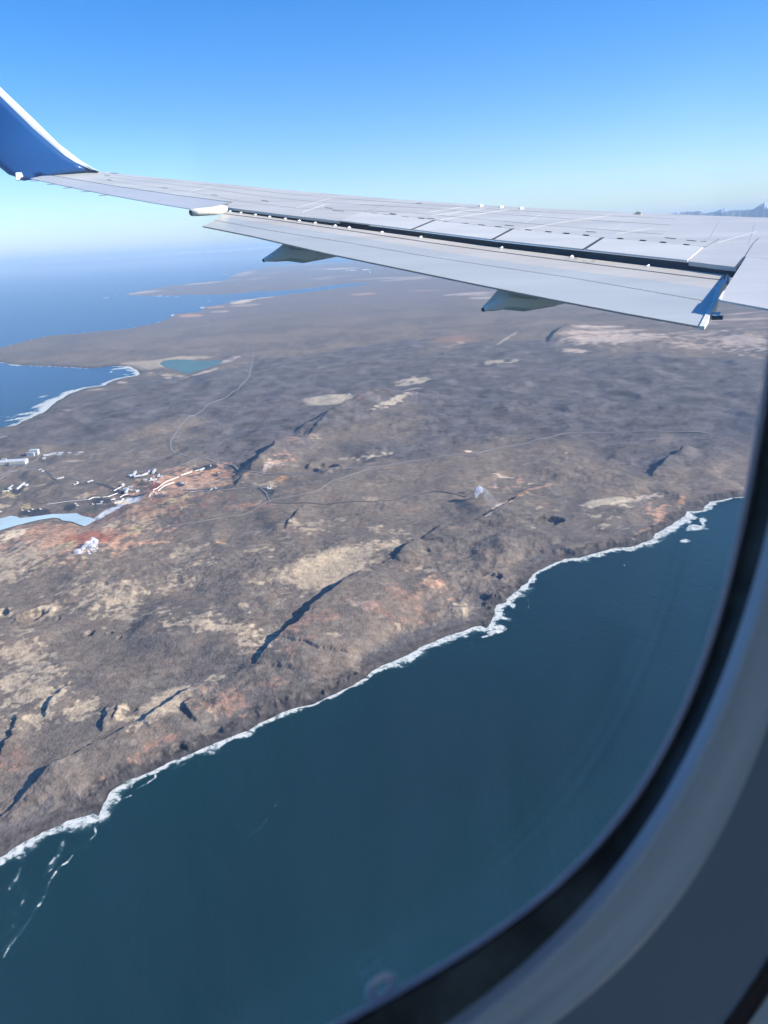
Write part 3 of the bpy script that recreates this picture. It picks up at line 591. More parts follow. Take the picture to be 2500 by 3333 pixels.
# ------------------------------------------------------------------ far mountains
def range_mesh(name, prof, dist, depth, m, seed, base=-ALT-5):
    """prof: list of (u, v) skyline points; built as a real ridge with slopes both ways"""
    us = np.linspace(prof[0][0], prof[-1][0], 150); vs = np.interp(us, [p[0] for p in prof], [p[1] for p in prof])
    rows = 9; V = []; Fc = []
    for i, (u, v) in enumerate(zip(us, vs)):
        d = ray(u, v); az = math.atan2(d[0], d[1]); crest = max(dist*d[2]/math.hypot(d[0], d[1]), -ALT+1)
        crest += 14*perlin(np.array([i*.7]), np.array([seed+.5]), seed)[0]
        for j in range(rows):
            q = (j/(rows-1)-.5)*2; rr_ = dist+q*depth
            hh = (crest-base)*(1-abs(q))**1.1
            jag = 1+.35*perlin(np.array([i*.45]), np.array([j*.9+seed]), seed+3)[0]*(abs(q) > .01)
            V.append((rr_*math.sin(az+.004*perlin(np.array([i*.3]), np.array([j*.8]), seed+5)[0]*(abs(q) > .01)), rr_*math.cos(az), base+hh*(jag if abs(q) < .99 else 1)))
    for i in range(len(us)-1):
        for j in range(rows-1):
            a = i*rows+j; Fc.append((a, a+1, a+rows+1, a+rows))
    return mesh(name, V, Fc, m)
def mountain_mat(snow, thr):
    m = bpy.data.materials.new('mountain_rock'); m.use_nodes = True; nt = m.node_tree; L = nt.links; b = nt.nodes['Principled BSDF']; b.inputs['Roughness'].default_value = .95
    tc = nt.nodes.new('ShaderNodeTexCoord'); n = nt.nodes.new('ShaderNodeTexNoise'); n.inputs['Scale'].default_value = .0011; n.inputs['Detail'].default_value = 7; L.new(tc.outputs['Object'], n.inputs['Vector'])
    s = nt.nodes.new('ShaderNodeSeparateXYZ'); L.new(tc.outputs['Object'], s.inputs[0])
    a = nt.nodes.new('ShaderNodeMath'); a.operation = 'MULTIPLY_ADD'; a.inputs[1].default_value = 900; L.new(n.outputs[0], a.inputs[0]); L.new(s.outputs['Z'], a.inputs[2])
    r = nt.nodes.new('ShaderNodeMapRange'); r.inputs[1].default_value = thr; r.inputs[2].default_value = thr+160; r.inputs[4].default_value = snow; L.new(a.outputs[0], r.inputs[0])
    mx = nt.nodes.new('ShaderNodeMix'); mx.data_type = 'RGBA'; L.new(r.outputs[0], mx.inputs['Factor']); mx.inputs['A'].default_value = (.09, .09, .095, 1); mx.inputs['B'].default_value = (.8, .82, .85, 1)
    L.new(mx.outputs['Result'], b.inputs['Base Color']); return m
m_mtA = mountain_mat(.8, 900); m_mtB = mountain_mat(1.0, 560)
PR = [(2178,702),(2187,692),(2200,690),(2210,688),(2224,691),(2240,688),(2255,689),(2278,686),(2290,694),(2302,694),(2313,689),(2322,690),(2345,681),(2360,678),(2390,683),(2420,685),(2435,681),(2450,682),(2465,672),(2480,663),(2490,659),(2510,663),(2540,655),(2600,668),(2680,650),(2800,675),(2900,690)]
tag(range_mesh('mountain_range', PR, 45000, 3200, m_mtA, 3), 'blue hazy mountains with faint snow patches on the horizon behind the wing root', 'mountains', kind='structure')
PL = [(60,858),(130,853),(190,850),(203,846),(220,849),(245,846),(262,851),(290,843),(312,841),(330,846),(360,837),(385,840),(405,838),(430,836),(460,833),(480,835),(500,828),(520,826),(545,827),(565,822),(585,820),(605,816),(632,818),(650,819),(670,812),(690,814),(720,812),(760,812),(800,806),(840,803),(900,800),(1000,797),(1200,790),(1400,780)]
tag(range_mesh('distant_mountains', PL, 150000, 6000, m_mtB, 9), kind='structure')

# ------------------------------------------------------------------ haze
def box(x0, x1, y0, y1, z0, z1):
    V = [(x0, y0, z0), (x1, y0, z0), (x1, y1, z0), (x0, y1, z0), (x0, y0, z1), (x1, y0, z1), (x1, y1, z1), (x0, y1, z1)]
    F_ = [(0, 3, 2, 1), (4, 5, 6, 7), (0, 1, 5, 4), (1, 2, 6, 5), (2, 3, 7, 6), (3, 0, 4, 7)]
    return V, F_
hz = bpy.data.materials.new('haze_air'); hz.use_nodes = True
for n in list(hz.node_tree.nodes):
    if n.type == 'BSDF_PRINCIPLED': hz.node_tree.nodes.remove(n)
pv = hz.node_tree.nodes.new('ShaderNodeVolumePrincipled'); pv.inputs['Color'].default_value = (.52, .75, 1.0, 1); pv.inputs['Density'].default_value = 1.9e-5; pv.inputs['Anisotropy'].default_value = 0.0
hz.node_tree.links.new(pv.outputs[0], hz.node_tree.nodes['Material Output'].inputs['Volume'])
Vb, Fb = box(-236000, 236000, -236000, 236000, -ALT-12, 1050)
tag(mesh('haze', Vb, Fb, hz), kind='stuff')

# ==================================================================== geothermal site: buildings, pipes, steam
m_wht = mat('white_cladding', (.52, .505, .48), .5, noise=.06, nscale=.1)
m_gryw = mat('pale_grey_cladding', (.42, .43, .44), .5, noise=.08, nscale=.1)
m_roofd = mat('dark_metal_roof', (.12, .13, .15), .5, noise=.1, nscale=.1)
m_roofl = mat('light_metal_roof', (.55, .56, .57), .4, noise=.08, nscale=.1)
m_band = mat('cream_wall_band', (.80, .72, .50), .5)
m_pipe = mat('aluminium_lagging', (.80, .79, .76), .35)
m_glass = mat('dark_window_band', (.04, .05, .06), .2)
def oriented(cx, cy, ang, z):
    ca, sa = math.cos(ang), math.sin(ang)
    return lambda x, y, h: (cx+x*ca-y*sa, cy+x*sa+y*ca, z+h)
def obox(T, x0, x1, y0, y1, z0, z1):
    V = [T(x0, y0, z0), T(x1, y0, z0), T(x1, y1, z0), T(x0, y1, z0), T(x0, y0, z1), T(x1, y0, z1), T(x1, y1, z1), T(x0, y1, z1)]
    return V, [(0, 3, 2, 1), (4, 5, 6, 7), (0, 1, 5, 4), (1, 2, 6, 5), (2, 3, 7, 6), (3, 0, 4, 7)]
def place(p0, p1):
    a = np.array(G(*p0)); b = np.array(G(*p1)); c = (a+b)/2; d = b-a
    z = float(Hxy([a[0], b[0], c[0]], [a[1], b[1], c[1]]).min()); zt = float(Hxy([a[0], b[0], c[0]], [a[1], b[1], c[1]]).mean())
    return c[0], c[1], math.atan2(d[1], d[0]), np.linalg.norm(d), zt
def local(root, V):
    L_ = root.location; return [(v[0]-L_[0], v[1]-L_[1], v[2]-L_[2]) for v in V]
def building(p0, p1, depth, height, label, wall=m_wht, roof=m_roofl, group=None, cat='building', gable=True):
    cx, cy, an_, L_, z = place(p0, p1); root = empty('industrial_building', (cx, cy, z)); tag(root, label, cat, group)
    T = oriented(cx, cy, an_, z); V, F_ = obox(T, -L_/2, L_/2, -depth/2, depth/2, -3, height)
    mesh('wall', local(root, V), F_, wall, root)
    e = .4
    if gable:
        rh = depth*.14+.4
        V = [T(-L_/2-e, -depth/2-e, height+.02), T(L_/2+e, -depth/2-e, height+.02), T(L_/2+e, depth/2+e, height+.02), T(-L_/2-e, depth/2+e, height+.02), T(-L_/2-e, 0, height+rh), T(L_/2+e, 0, height+rh)]
        F_ = [(0, 3, 2, 1), (0, 1, 5, 4), (2, 3, 4, 5), (1, 2, 5), (3, 0, 4)]
    else: V, F_ = obox(T, -L_/2-e, L_/2+e, -depth/2-e, depth/2+e, height+.02, height+.7)
    mesh('roof', local(root, V), F_, roof, root)
    if L_ > 25:
        for k in range(max(2, int(L_/14))):
            x = -L_/2+(k+.5)*L_/max(2, int(L_/14)); V, F_ = obox(T, x-2.2, x+2.2, -depth/2-.15, -depth/2-.02, 1.0, min(3.2, height-1)); mesh('door' if k == 0 else 'window', local(root, V), F_, m_glass, root)
    return root
def pipe(pts, rad, label, group=None, m=m_pipe, name='steam_pipeline', h0=2.2):
    P = np.array(GL(pts)); out = []
    for i in range(len(P)-1):
        n = max(1, int(np.linalg.norm(P[i+1]-P[i])/40))
        for k in range(n): out.append(P[i]+(P[i+1]-P[i])*k/n)
    out.append(P[-1]); out = np.array(out); z = Hxy(out[:, 0], out[:, 1])
    for _ in range(3): z[1:-1] = np.maximum(z[1:-1], (z[:-2]+z[2:])/2)
    t = np.gradient(out, axis=0); t /= np.linalg.norm(t, axis=1)[:, None]
    root = empty(name, (out[0][0], out[0][1], z[0])); tag(root, label, 'pipeline', group)
    V = []; F_ = []; ns = 8
    for i in range(len(out)):
        for k in range(ns):
            a = 2*math.pi*k/ns; V.append((out[i][0]+math.cos(a)*rad*t[i][1], out[i][1]-math.cos(a)*rad*t[i][0], z[i]+h0+math.sin(a)*rad))
    for i in range(len(out)-1):
        for k in range(ns): F_.append((i*ns+k, i*ns+(k+1) % ns, (i+1)*ns+(k+1) % ns, (i+1)*ns+k))
    F_ += [tuple(range(ns))[::-1], tuple((len(out)-1)*ns+k for k in range(ns))]
    mesh('pipe', local(root, V), F_, m, root, smooth=False)
    V = []; F_ = []
    for i in range(len(out)):
        T = oriented(out[i][0], out[i][1], 0, z[i]); v, f_ = obox(T, -.5, .5, -.5, .5, -2, h0-rad*.6); F_ += [tuple(q+len(V) for q in ff) for ff in f_]; V += v
    s = mesh('pipe_support', local(root, V), F_, m_gryw, root); return root
def silencer(p, r_, h_, label):
    r_ *= .72; h_ *= .8
    x, y = G(*p); z = float(Hxy(x, y)[0]); root = empty('wellhead_silencer', (x, y, z)); tag(root, label, 'steam silencer', 'white steam silencers on dark gravel pads')
    ns = 14; prof = [(r_, -2), (r_, h_), (r_*.8, h_+.8), (r_*.55, h_+1.2), (r_*.55, h_+2.6), (r_*.4, h_+2.6)]
    V = [(px*math.cos(2*math.pi*k/ns), px*math.sin(2*math.pi*k/ns), pz) for px, pz in prof for k in range(ns)]
    F_ = [(i*ns+k, i*ns+(k+1) % ns, (i+1)*ns+(k+1) % ns, (i+1)*ns+k) for i in range(len(prof)-1) for k in range(ns)]; F_.append(tuple((len(prof)-1)*ns+k for k in range(ns)))
    mesh('drum', V, F_, m_wht, root)
    T = oriented(r_*1.9, 0, .5, 0); v, f_ = obox(T, -r_*.9, r_*.9, -r_*.45, r_*.45, -2, h_*.55); mesh('valve_house', v, f_, m_wht, root); return root

# power station at the left edge
def power_hall():
    cx, cy, an_, L_, z = place((-60, 1516), (88, 1506)); root = empty('turbine_hall', (cx, cy, z)); tag(root, 'long low power station hall with cream bands, at the left edge of the picture', 'power station')
    T = oriented(cx, cy, an_, z); D = 46
    def part(n, a, m): V, F_ = obox(T, *a); mesh(n, local(root, V), F_, m, root)
    part('wall', (-L_/2, L_/2, -D/2, D/2, -4, 17), m_gryw)
    V = [T(-L_/2-1, -D/2+8, 17.02), T(L_/2+1, -D/2+8, 17.02), T(L_/2+1, D/2+1, 17.02), T(-L_/2-1, D/2+1, 17.02), T(-L_/2-1, 6, 24), T(L_/2+1, 6, 24)]
    mesh('roof', local(root, V), [(0, 3, 2, 1), (0, 1, 5, 4), (2, 3, 4, 5), (1, 2, 5), (3, 0, 4)], m_roofl, root)
    for k, (z0, z1, y0) in enumerate(((3, 6.2, -D/2-.3), (8.5, 11.5, -D/2-.3), (13.2, 15.6, -D/2-.3))):
        part('wall_band', (-L_/2, L_/2*.25, y0-.5, y0+.25, z0, z1), m_band); part('wall_band', (L_/2*.31, L_/2*.97, y0-.5, y0+.25, z0, z1), m_band)
    part('stair_tower', (L_/2*.25+.5, L_/2*.25+8, -D/2-6, -D/2-.1, -3, 15), m_roofd)
    part('roof_vent', (-10, 14, 2, 12, 23, 29), m_wht)
    part('annex', (-L_/2, -L_/2+30, -D/2-26, -D/2-.6, -3, 10), m_gryw); part('annex_roof', (-L_/2-.5, -L_/2+30.5, -D/2-26.5, -D/2-.7, 10.02, 11), m_wht)
power_hall()
def box_hall():
    cx, cy, an_, L_, z = place((96, 1486), (128, 1484)); root = empty('boxy_plant_building', (cx, cy, z)); tag(root, 'pale grey boxy building with lower annex right of the long power station hall', 'building')
    T = oriented(cx, cy, an_, z)
    def part(n, a, m): V, F_ = obox(T, *a); mesh(n, local(root, V), F_, m, root)
    part('main_block', (-L_/2+8, L_/2, -14, 16, -4, 26), m_gryw); part('roof', (-L_/2+7.5, L_/2+.5, -14.5, 16.5, 26.02, 27), m_roofl)
    part('annex', (-L_/2-2, L_/2-16, -26, -14.1, -4, 17), m_gryw); part('annex_roof', (-L_/2-2.5, L_/2-15.5, -26.5, -14.2, 17.02, 18), m_wht); part('door', (L_/2-13, L_/2-8, -14.5, -14.05, 0, 8), m_glass)
box_hall()
gB = 'small industrial buildings beyond the power station'
building((166,1482),(184,1480), 16, 9, 'white flat building just right of the boxy grey plant building', gable=False)
building((142,1487),(165,1483), 12, 6, 'low pale blue-grey shed between the boxy building and the white building', wall=m_gryw)
building((190,1480),(207,1478), 12, 7, 'white shed right of the flat white building, by the road', gable=True)
building((139,1494),(148,1493), 12, 6, 'small white hut in front of the low blue-grey shed', gable=True)
building((186,1485),(200,1484), 8, 4, 'low cream shed below the white sheds')
building((222,1480),(232,1479), 8, 4, 'small white shed furthest right but one in the row by the plant')
building((255,1478),(272,1476), 10, 4, 'pale yard shed at the right end of the row by the plant', wall=m_gryw)
building((54,1594),(79,1574), 9, 6, 'long narrow white shed standing on a yellow-edged yard')
building((80,1582),(89,1577), 14, 5, 'pale flat-roofed shed at the right end of the yellow-edged yard', wall=m_gryw, gable=False)
building((9,1599),(28,1597), 12, 5, 'cream sheds at the lower left of the yellow-edged yard', wall=m_band)
building((25,1592),(42,1580), 6, 4, 'narrow grey shed between the cream sheds and the long narrow shed', wall=m_gryw)
building((29,1592),(38,1590), 10, 5, 'white flat shed left of the long narrow shed')
# lower cluster
building((434,1554),(443,1540), 9, 8, 'tall narrow white wall-like building left of the dark yard', gable=False)
building((498,1546),(506,1533), 9, 8, 'tall narrow white building right of the dark yard', gable=False)
building((438,1560),(458,1556), 14, 6, 'low white building closing the front of the dark yard')
building((421,1556),(434,1551), 16, 7, 'pale blue building at the left end of the dark yard', wall=m_gryw, gable=False)
building((458,1556),(480,1546), 10, 5, 'white sheds stepping up through the middle of the dark yard')
building((484,1543),(487,1536), 7, 6, 'slim white block in the middle of the dark yard', gable=False)
building((513,1561),(520,1550), 5, 5, 'narrow white shed right below the dark yard')
building((521,1560),(531,1559), 14, 6, 'squat white building with flat roof below the dark yard', gable=False)
building((487,1573),(512,1566), 5, 4, 'long thin white shed beside the round tank')
building((500,1574),(507,1573), 9, 6, 'small white house left of the red gravel pad')
building((512,1578),(521,1577), 8, 4, 'low white house above the red gravel pad')
building((489,1567),(495,1565), 10, 6, 'white house left end of the row above the red gravel pad')
building((468,1570),(482,1568), 8, 4, 'grey shed left of the row above the red gravel pad', wall=m_gryw)
building((402,1592),(420,1590), 14, 9, 'largest white building of the steam separator station', gable=False)
building((408,1604),(416,1592), 8, 10, 'tall white block at the right end of the separator station', gable=False)
building((395,1582),(402,1578), 12, 8, 'white block at the top of the separator station')
building((418,1585),(430,1584), 10, 7, 'white house right of the separator station')
building((423,1594),(431,1593), 9, 5, 'small white hut below the house right of the separator station')
building((441,1600),(452,1597), 14, 5, 'pale low building beside the curved track', wall=m_gryw)
building((382,1637),(400,1633), 9, 4, 'pale shed on the white silica flat', group=None)
building((372,1641),(378,1639), 8, 5, 'small dark-roofed hut left on the white silica flat', roof=m_roofd)
building((394,1625),(402,1622), 8, 5, 'hut among rocks on top of the white silica flat', roof=m_roofd)
building((360,1629),(374,1623), 5, 4, 'thin white shed above the silica flat')
building((328,1637),(336,1636), 9, 4, 'white shed on the dark gravel pad left of the silica flat')
building((316,1642),(332,1641), 9, 3, 'long grey shed below the dark gravel pad', wall=m_gryw)
building((249,1575),(254,1575), 9, 4, 'upper one of three white huts left of the dark wedge', gable=True)
building((242,1585),(247,1584), 9, 4, 'lower one of three white huts left of the dark wedge')
building((248,1582),(257,1578), 4, 3, 'thin white shed between the white huts left of the dark wedge')
building((286,1578),(304,1572), 6, 5, 'long white shed at the tip of the dark wedge')
building((648,1529),(664,1522), 9, 5, 'white sheds on the dark pad at the top of the orange ground')
building((684,1516),(686,1513), 6, 4, 'tiny white hut on the dark pad above the orange ground')
building((187,1566),(209,1560), 5, 4, 'longest white shed at the end of the diagonal pipeline')
building((128,1540),(139,1538), 5, 4, 'upper one of two white sheds beside the diagonal pipeline')
building((137,1545),(145,1542), 5, 4, 'lower one of two white sheds beside the diagonal pipeline')
building((1178,880-1),(1186,878), 60, 20, 'tiny white building on the far grey peninsula')
building((1136,880),(1143,880), 60, 24, 'white building at the left end of the bright strip on the far peninsula')
building((1196,886),(1204,886), 60, 22, 'white building below the bright strip on the far peninsula')
for p, r_, h_, lb in (((71,1658),3.6,6,'leftmost white silencer drum on the pads above the milky lagoon'), ((92,1661),4.4,5,'white silencer drum second from left, lowest on the pads above the milky lagoon'), ((104,1655),4.4,5,'white silencer drum third from left above the milky lagoon'), ((130,1655),4.6,5,'white silencer drum fourth from left above the milky lagoon'),
                     ((244,1638),4,5,'upper white silencer at the right side of the round dark pad'), ((250,1643),4.5,4,'lower white silencer at the right side of the round dark pad'), ((301,1640),4.2,5,'white silencer left on the dark pad by the silica flat'), ((251,1645-60+60),0.1,0.1,None),
                     ((508,1618),4.4,6,'white silencer on the grey pad below the red gravel'), ((530,1613),4,5,'small white silencer on the dark mound right of the grey pad'), ((595,1577),5,6,'lower white silencer on the small dark pad'), ((604,1572),5,5,'upper white silencer on the small dark pad'),
                     ((701,1595),5,6,'white silencer at the right end of the long dark strip'), ((710,1537),4.6,6,'white silencer on the orange ground below the dark pad'), ((872,1600),7,9,'largest white silencer, beside the fork of the tracks'), ((882,1595),4,5,'small white silencer right of the largest one'), ((0,1663),5,5,'white silencer at the very left edge above the milky lagoon'), ((1135,1286+4),9,9,'white round mast hut on the crest of the dark ridge')):
    if lb: silencer(p, r_, h_, lb)
pipe([(154,1642),(220,1634),(289,1628)], 1.1, 'long straight steam pipeline above the milky lagoon')
pipe([(289,1628),(305,1622),(326,1619)], 1.6, 'short white pipeline rising to the dark gravel pad')
pipe([(335,1616),(352,1614),(382,1603)], 1.7, 'thick white pipe left of the separator station')
pipe([(390,1617),(402,1611),(418,1607)], 1.7, 'thick white pipe below the separator station')
pipe([(370,1596),(384,1589),(395,1583)], 1.7, 'white pipe climbing to the top of the separator station')
pipe([(384,1590),(396,1594),(408,1594)], 1.3, 'white pipe linking the separator buildings')
pipe([(486,1627),(504,1610)], 1.3, 'short white pipe on the grey pad below the red gravel')
pipe([(516,1610),(535,1592),(552,1583),(568,1575)], 1.8, 'lower of the two long pipelines climbing right past the red gravel')
pipe([(500,1607),(513,1601),(530,1585),(545,1573),(565,1563),(582,1555)], 1.8, 'upper of the two long pipelines climbing right past the red gravel')
pipe([(590,1549),(600,1546),(625,1538)], 1.8, 'pale pipeline along the top of the orange ground')
pipe([(634,1535),(648,1529),(660,1524)], 1.6, 'short pipeline ending at the dark pad')
pipe([(117,1529),(122,1528),(140,1542),(160,1557),(185,1567)], 1.0, 'grey pipeline running diagonally down to the longest white shed', m=m_gryw)
pipe([(209,1563),(260,1567),(300,1576)], 1.0, 'grey pipeline leaving the longest white shed', m=m_gryw)
pipe([(28,1536),(60,1531),(118,1527)], 1.0, 'grey pipeline along the plant road', m=m_gryw)
pipe([(684,1603),(694,1594)], 1.2, 'short white pipe beside the silencer on the dark strip')
pipe([(601,1596),(620,1596),(641,1595)], 1.2, 'white pipeline on the upper edge of the dark strip')
pipe([(587,1578),(597,1573)], 1.0, 'short white pipe on the small dark pad')
pipe([(620,1614),(660,1606),(735,1602)], .8, 'thin grey pipeline on the lower edge of the dark strip', m=m_gryw)
pipe([(738,1602),(790,1598),(850,1593)], .9, 'grey pipeline leading to the largest silencer', m=m_gryw)

# steam
def steam(name, spheres, dens, label, seed, wisp=False):
    P = np.array([s[:3] for s in spheres]); r_ = np.array([s[3] for s in spheres]); c = P.mean(0)
    V = []; F_ = []; n1, n2 = 10, 14
    rngl = np.random.default_rng(seed)
    for (x, y, z, rr_) in spheres:
        b0 = len(V)
        for i in range(n1+1):
            for j in range(n2):
                th = math.pi*i/n1; ph = 2*math.pi*j/n2
                V.append((x-c[0]+rr_*math.sin(th)*math.cos(ph), y-c[1]+rr_*math.sin(th)*math.sin(ph), z-c[2]+rr_*math.cos(th)))
        for i in range(n1):
            for j in range(n2): F_.append((b0+i*n2+j, b0+(i+1)*n2+j, b0+(i+1)*n2+(j+1) % n2, b0+i*n2+(j+1) % n2))
    o = mesh(name, V, F_); o.location = c
    md = o.modifiers.new('remesh', 'REMESH'); md.mode = 'VOXEL'; md.voxel_size = max(r_.min()*.22, .6)
    sub = o.modifiers.new('smooth', 'SMOOTH'); sub.factor = .8; sub.iterations = 12
    tx = bpy.data.textures.new('billow', 'CLOUDS'); tx.noise_scale = r_.max()*.9; tx.noise_depth = 3
    dm = o.modifiers.new('billow', 'DISPLACE'); dm.texture = tx; dm.strength = r_.max()*(0.0 if wisp else .42); dm.mid_level = .5; dm.texture_coords = 'LOCAL'
    m = bpy.data.materials.new('steam'); m.use_nodes = True; nt = m.node_tree; L = nt.links
    for n in list(nt.nodes):
        if n.type == 'BSDF_PRINCIPLED': nt.nodes.remove(n)
    df = nt.nodes.new('ShaderNodeBsdfDiffuse'); df.inputs[0].default_value = (.86, .86, .88, 1); tl_ = nt.nodes.new('ShaderNodeBsdfTranslucent'); tl_.inputs[0].default_value = (.8, .82, .86, 1)
    m1 = nt.nodes.new('ShaderNodeMixShader'); m1.inputs[0].default_value = .45; L.new(df.outputs[0], m1.inputs[1]); L.new(tl_.outputs[0], m1.inputs[2])
    tp = nt.nodes.new('ShaderNodeBsdfTransparent'); lw = nt.nodes.new('ShaderNodeLayerWeight'); lw.inputs[0].default_value = .5
    tc = nt.nodes.new('ShaderNodeTexCoord'); n = nt.nodes.new('ShaderNodeTexNoise'); n.inputs['Scale'].default_value = 1.6/r_.max(); n.inputs['Detail'].default_value = 6; L.new(tc.outputs['Object'], n.inputs['Vector'])
    a1 = nt.nodes.new('ShaderNodeMath'); a1.operation = 'MULTIPLY_ADD'; a1.inputs[1].default_value = .5 if wisp else .9; L.new(n.outputs[0], a1.inputs[0]); L.new(lw.outputs['Facing'], a1.inputs[2])
    r = nt.nodes.new('ShaderNodeMapRange'); r.interpolation_type = 'SMOOTHSTEP'; r.inputs[1].default_value = .15 if wisp else .42; r.inputs[2].default_value = 1.1 if wisp else 1.20; r.inputs[3].default_value = dens; r.inputs[4].default_value = 0.0; L.new(a1.outputs[0], r.inputs[0])
    m2 = nt.nodes.new('ShaderNodeMixShader'); outa = r.outputs[0]
    if wisp:
        ax = P[-1]-P[0]; L_ = np.linalg.norm(ax); dp = nt.nodes.new('ShaderNodeVectorMath'); dp.operation = 'DOT_PRODUCT'; dp.inputs[1].default_value = tuple(ax/L_); L.new(tc.outputs['Object'], dp.inputs[0])
        rf = nt.nodes.new('ShaderNodeMapRange'); rf.interpolation_type = 'SMOOTHSTEP'; rf.inputs[1].default_value = -L_*.5; rf.inputs[2].default_value = L_*.56; rf.inputs[3].default_value = 1; rf.inputs[4].default_value = .0; L.new(dp.outputs['Value'], rf.inputs[0])
        mm = nt.nodes.new('ShaderNodeMath'); mm.operation = 'MULTIPLY'; L.new(r.outputs[0], mm.inputs[0]); L.new(rf.outputs[0], mm.inputs[1]); outa = mm.outputs[0]
    L.new(outa, m2.inputs[0]); L.new(tp.outputs[0], m2.inputs[1]); L.new(m1.outputs[0], m2.inputs[2])
    L.new(m2.outputs[0], nt.nodes['Material Output'].inputs['Surface']); o.data.materials.append(m)
    tag(o, label, 'steam plume', kind='stuff'); return o
def at(u, v, hh):      # point hh metres above the ground under photo point (u, v)
    x, y = G(u, v, 18+hh); return (x, y, 18+hh-ALT)
rs = random.Random(5)
S1 = []
for k in range(16):
    t = k/15; u = 276+30*t; v = 1812-52*t; p = at(u, v, 8+34*t)
    for q in range(3):
        S1.append((p[0]+rs.uniform(-1, 1)*(30*(1-t)+7), p[1]+rs.uniform(-1, 1)*22*(1-t*.7), p[2]+rs.uniform(-8, 10), rs.uniform(9, 18)*(1.15-.6*t)))
steam('steam_plume', S1, .97, 'dense white steam cloud rising beside the red ground', 1)
S2 = []
for t in np.linspace(0, 1, 8): p = at(1551-3*math.sin(t*3)+10*t, 1618-24*t, 6+40*t); S2.append((*p, 4+12*t))
steam('steam_plume', S2, .97, 'bright white steam head standing up from the dark vent, above its drifting tail', 2)
S3 = []
for t in np.linspace(0, 1, 14):
    p = at(1561+76*t+5*math.sin(9*t), 1590+72*t, 46-6*t); S3.append((*p, 15+12*t))
steam('steam_drift', S3, .62, 'thin bluish steam tail drifting down right from the bright steam head', 3, True)

# ==================================================================== wing
PSI = 1.10668; WH_, WA, WA2, WB = 1.93088, .132088, .00231978, .0406266
ov = np.array([-math.cos(PSI), math.sin(PSI), 0.0]); fv = np.array([math.sin(PSI), math.cos(PSI), 0.0])   # outboard, forward
def wz(s, c): return -WH_+WA*s+WA2*s*s+WB*c
def W(u, v, dz=0.0):
    """photo point -> (outboard, forward) on the wing surface lowered by dz"""
    d = ray(u, v); so_, fo = d@ov, d@fv
    A = WA2*so_*so_; B = WA*so_+WB*fo-d[2]; Cc = -WH_-dz
    D = B*B-4*A*Cc; t = (-B+math.sqrt(max(D, 0)))/(2*A)
    t2 = (-B-math.sqrt(max(D, 0)))/(2*A); t = min([q for q in (t, t2) if q > 0])
    return np.array([t*so_, t*fo])
def P3(s, c, z): return ov*s+fv*c+np.array([0, 0, z])
def VP(u, v, s):
    """photo point on the vertical plane at outboard distance s"""
    d = ray(u, v); t = s/(d@ov); return d*t
wing = empty('aircraft_wing', tuple(P3(6.0, -1.0, wz(6, -1)))); WL = np.array(wing.location)
tag(wing, 'grey airliner wing with lowered flap and blue upturned winglet, seen from the cabin', 'wing')
def wmesh(name, V, F_, m, smooth=False, parent=None):
    V = [np.array(v)-WL for v in V]; return mesh(name, V, F_, m, parent or wing, smooth)
def slab(name, top, thick, m, smooth=False, parent=None, auto=True):
    """closed plate from a grid of top points (rows x cols) and a thickness for each"""
    nr, nc = len(top), len(top[0]); V = [top[i][j] for i in range(nr) for j in range(nc)]
    V += [np.array(top[i][j])-np.array([0, 0, thick[i][j] if hasattr(thick, '__len__') else thick]) for i in range(nr) for j in range(nc)]
    F_ = []; N = nr*nc
    for i in range(nr-1):
        for j in range(nc-1):
            a = i*nc+j; F_.append((a, a+1, a+nc+1, a+nc)); F_.append((N+a, N+a+nc, N+a+nc+1, N+a+1))
    for j in range(nc-1):
        F_.append((j+1, j, N+j, N+j+1)); a = (nr-1)*nc+j; F_.append((a, a+1, N+a+1, N+a))
    for i in range(nr-1):
        a = i*nc; F_.append((a, a+nc, N+a+nc, N+a)); a = i*nc+nc-1; F_.append((a+nc, a, N+a, N+a+nc))
    return wmesh(name, V, F_, m, smooth, parent)

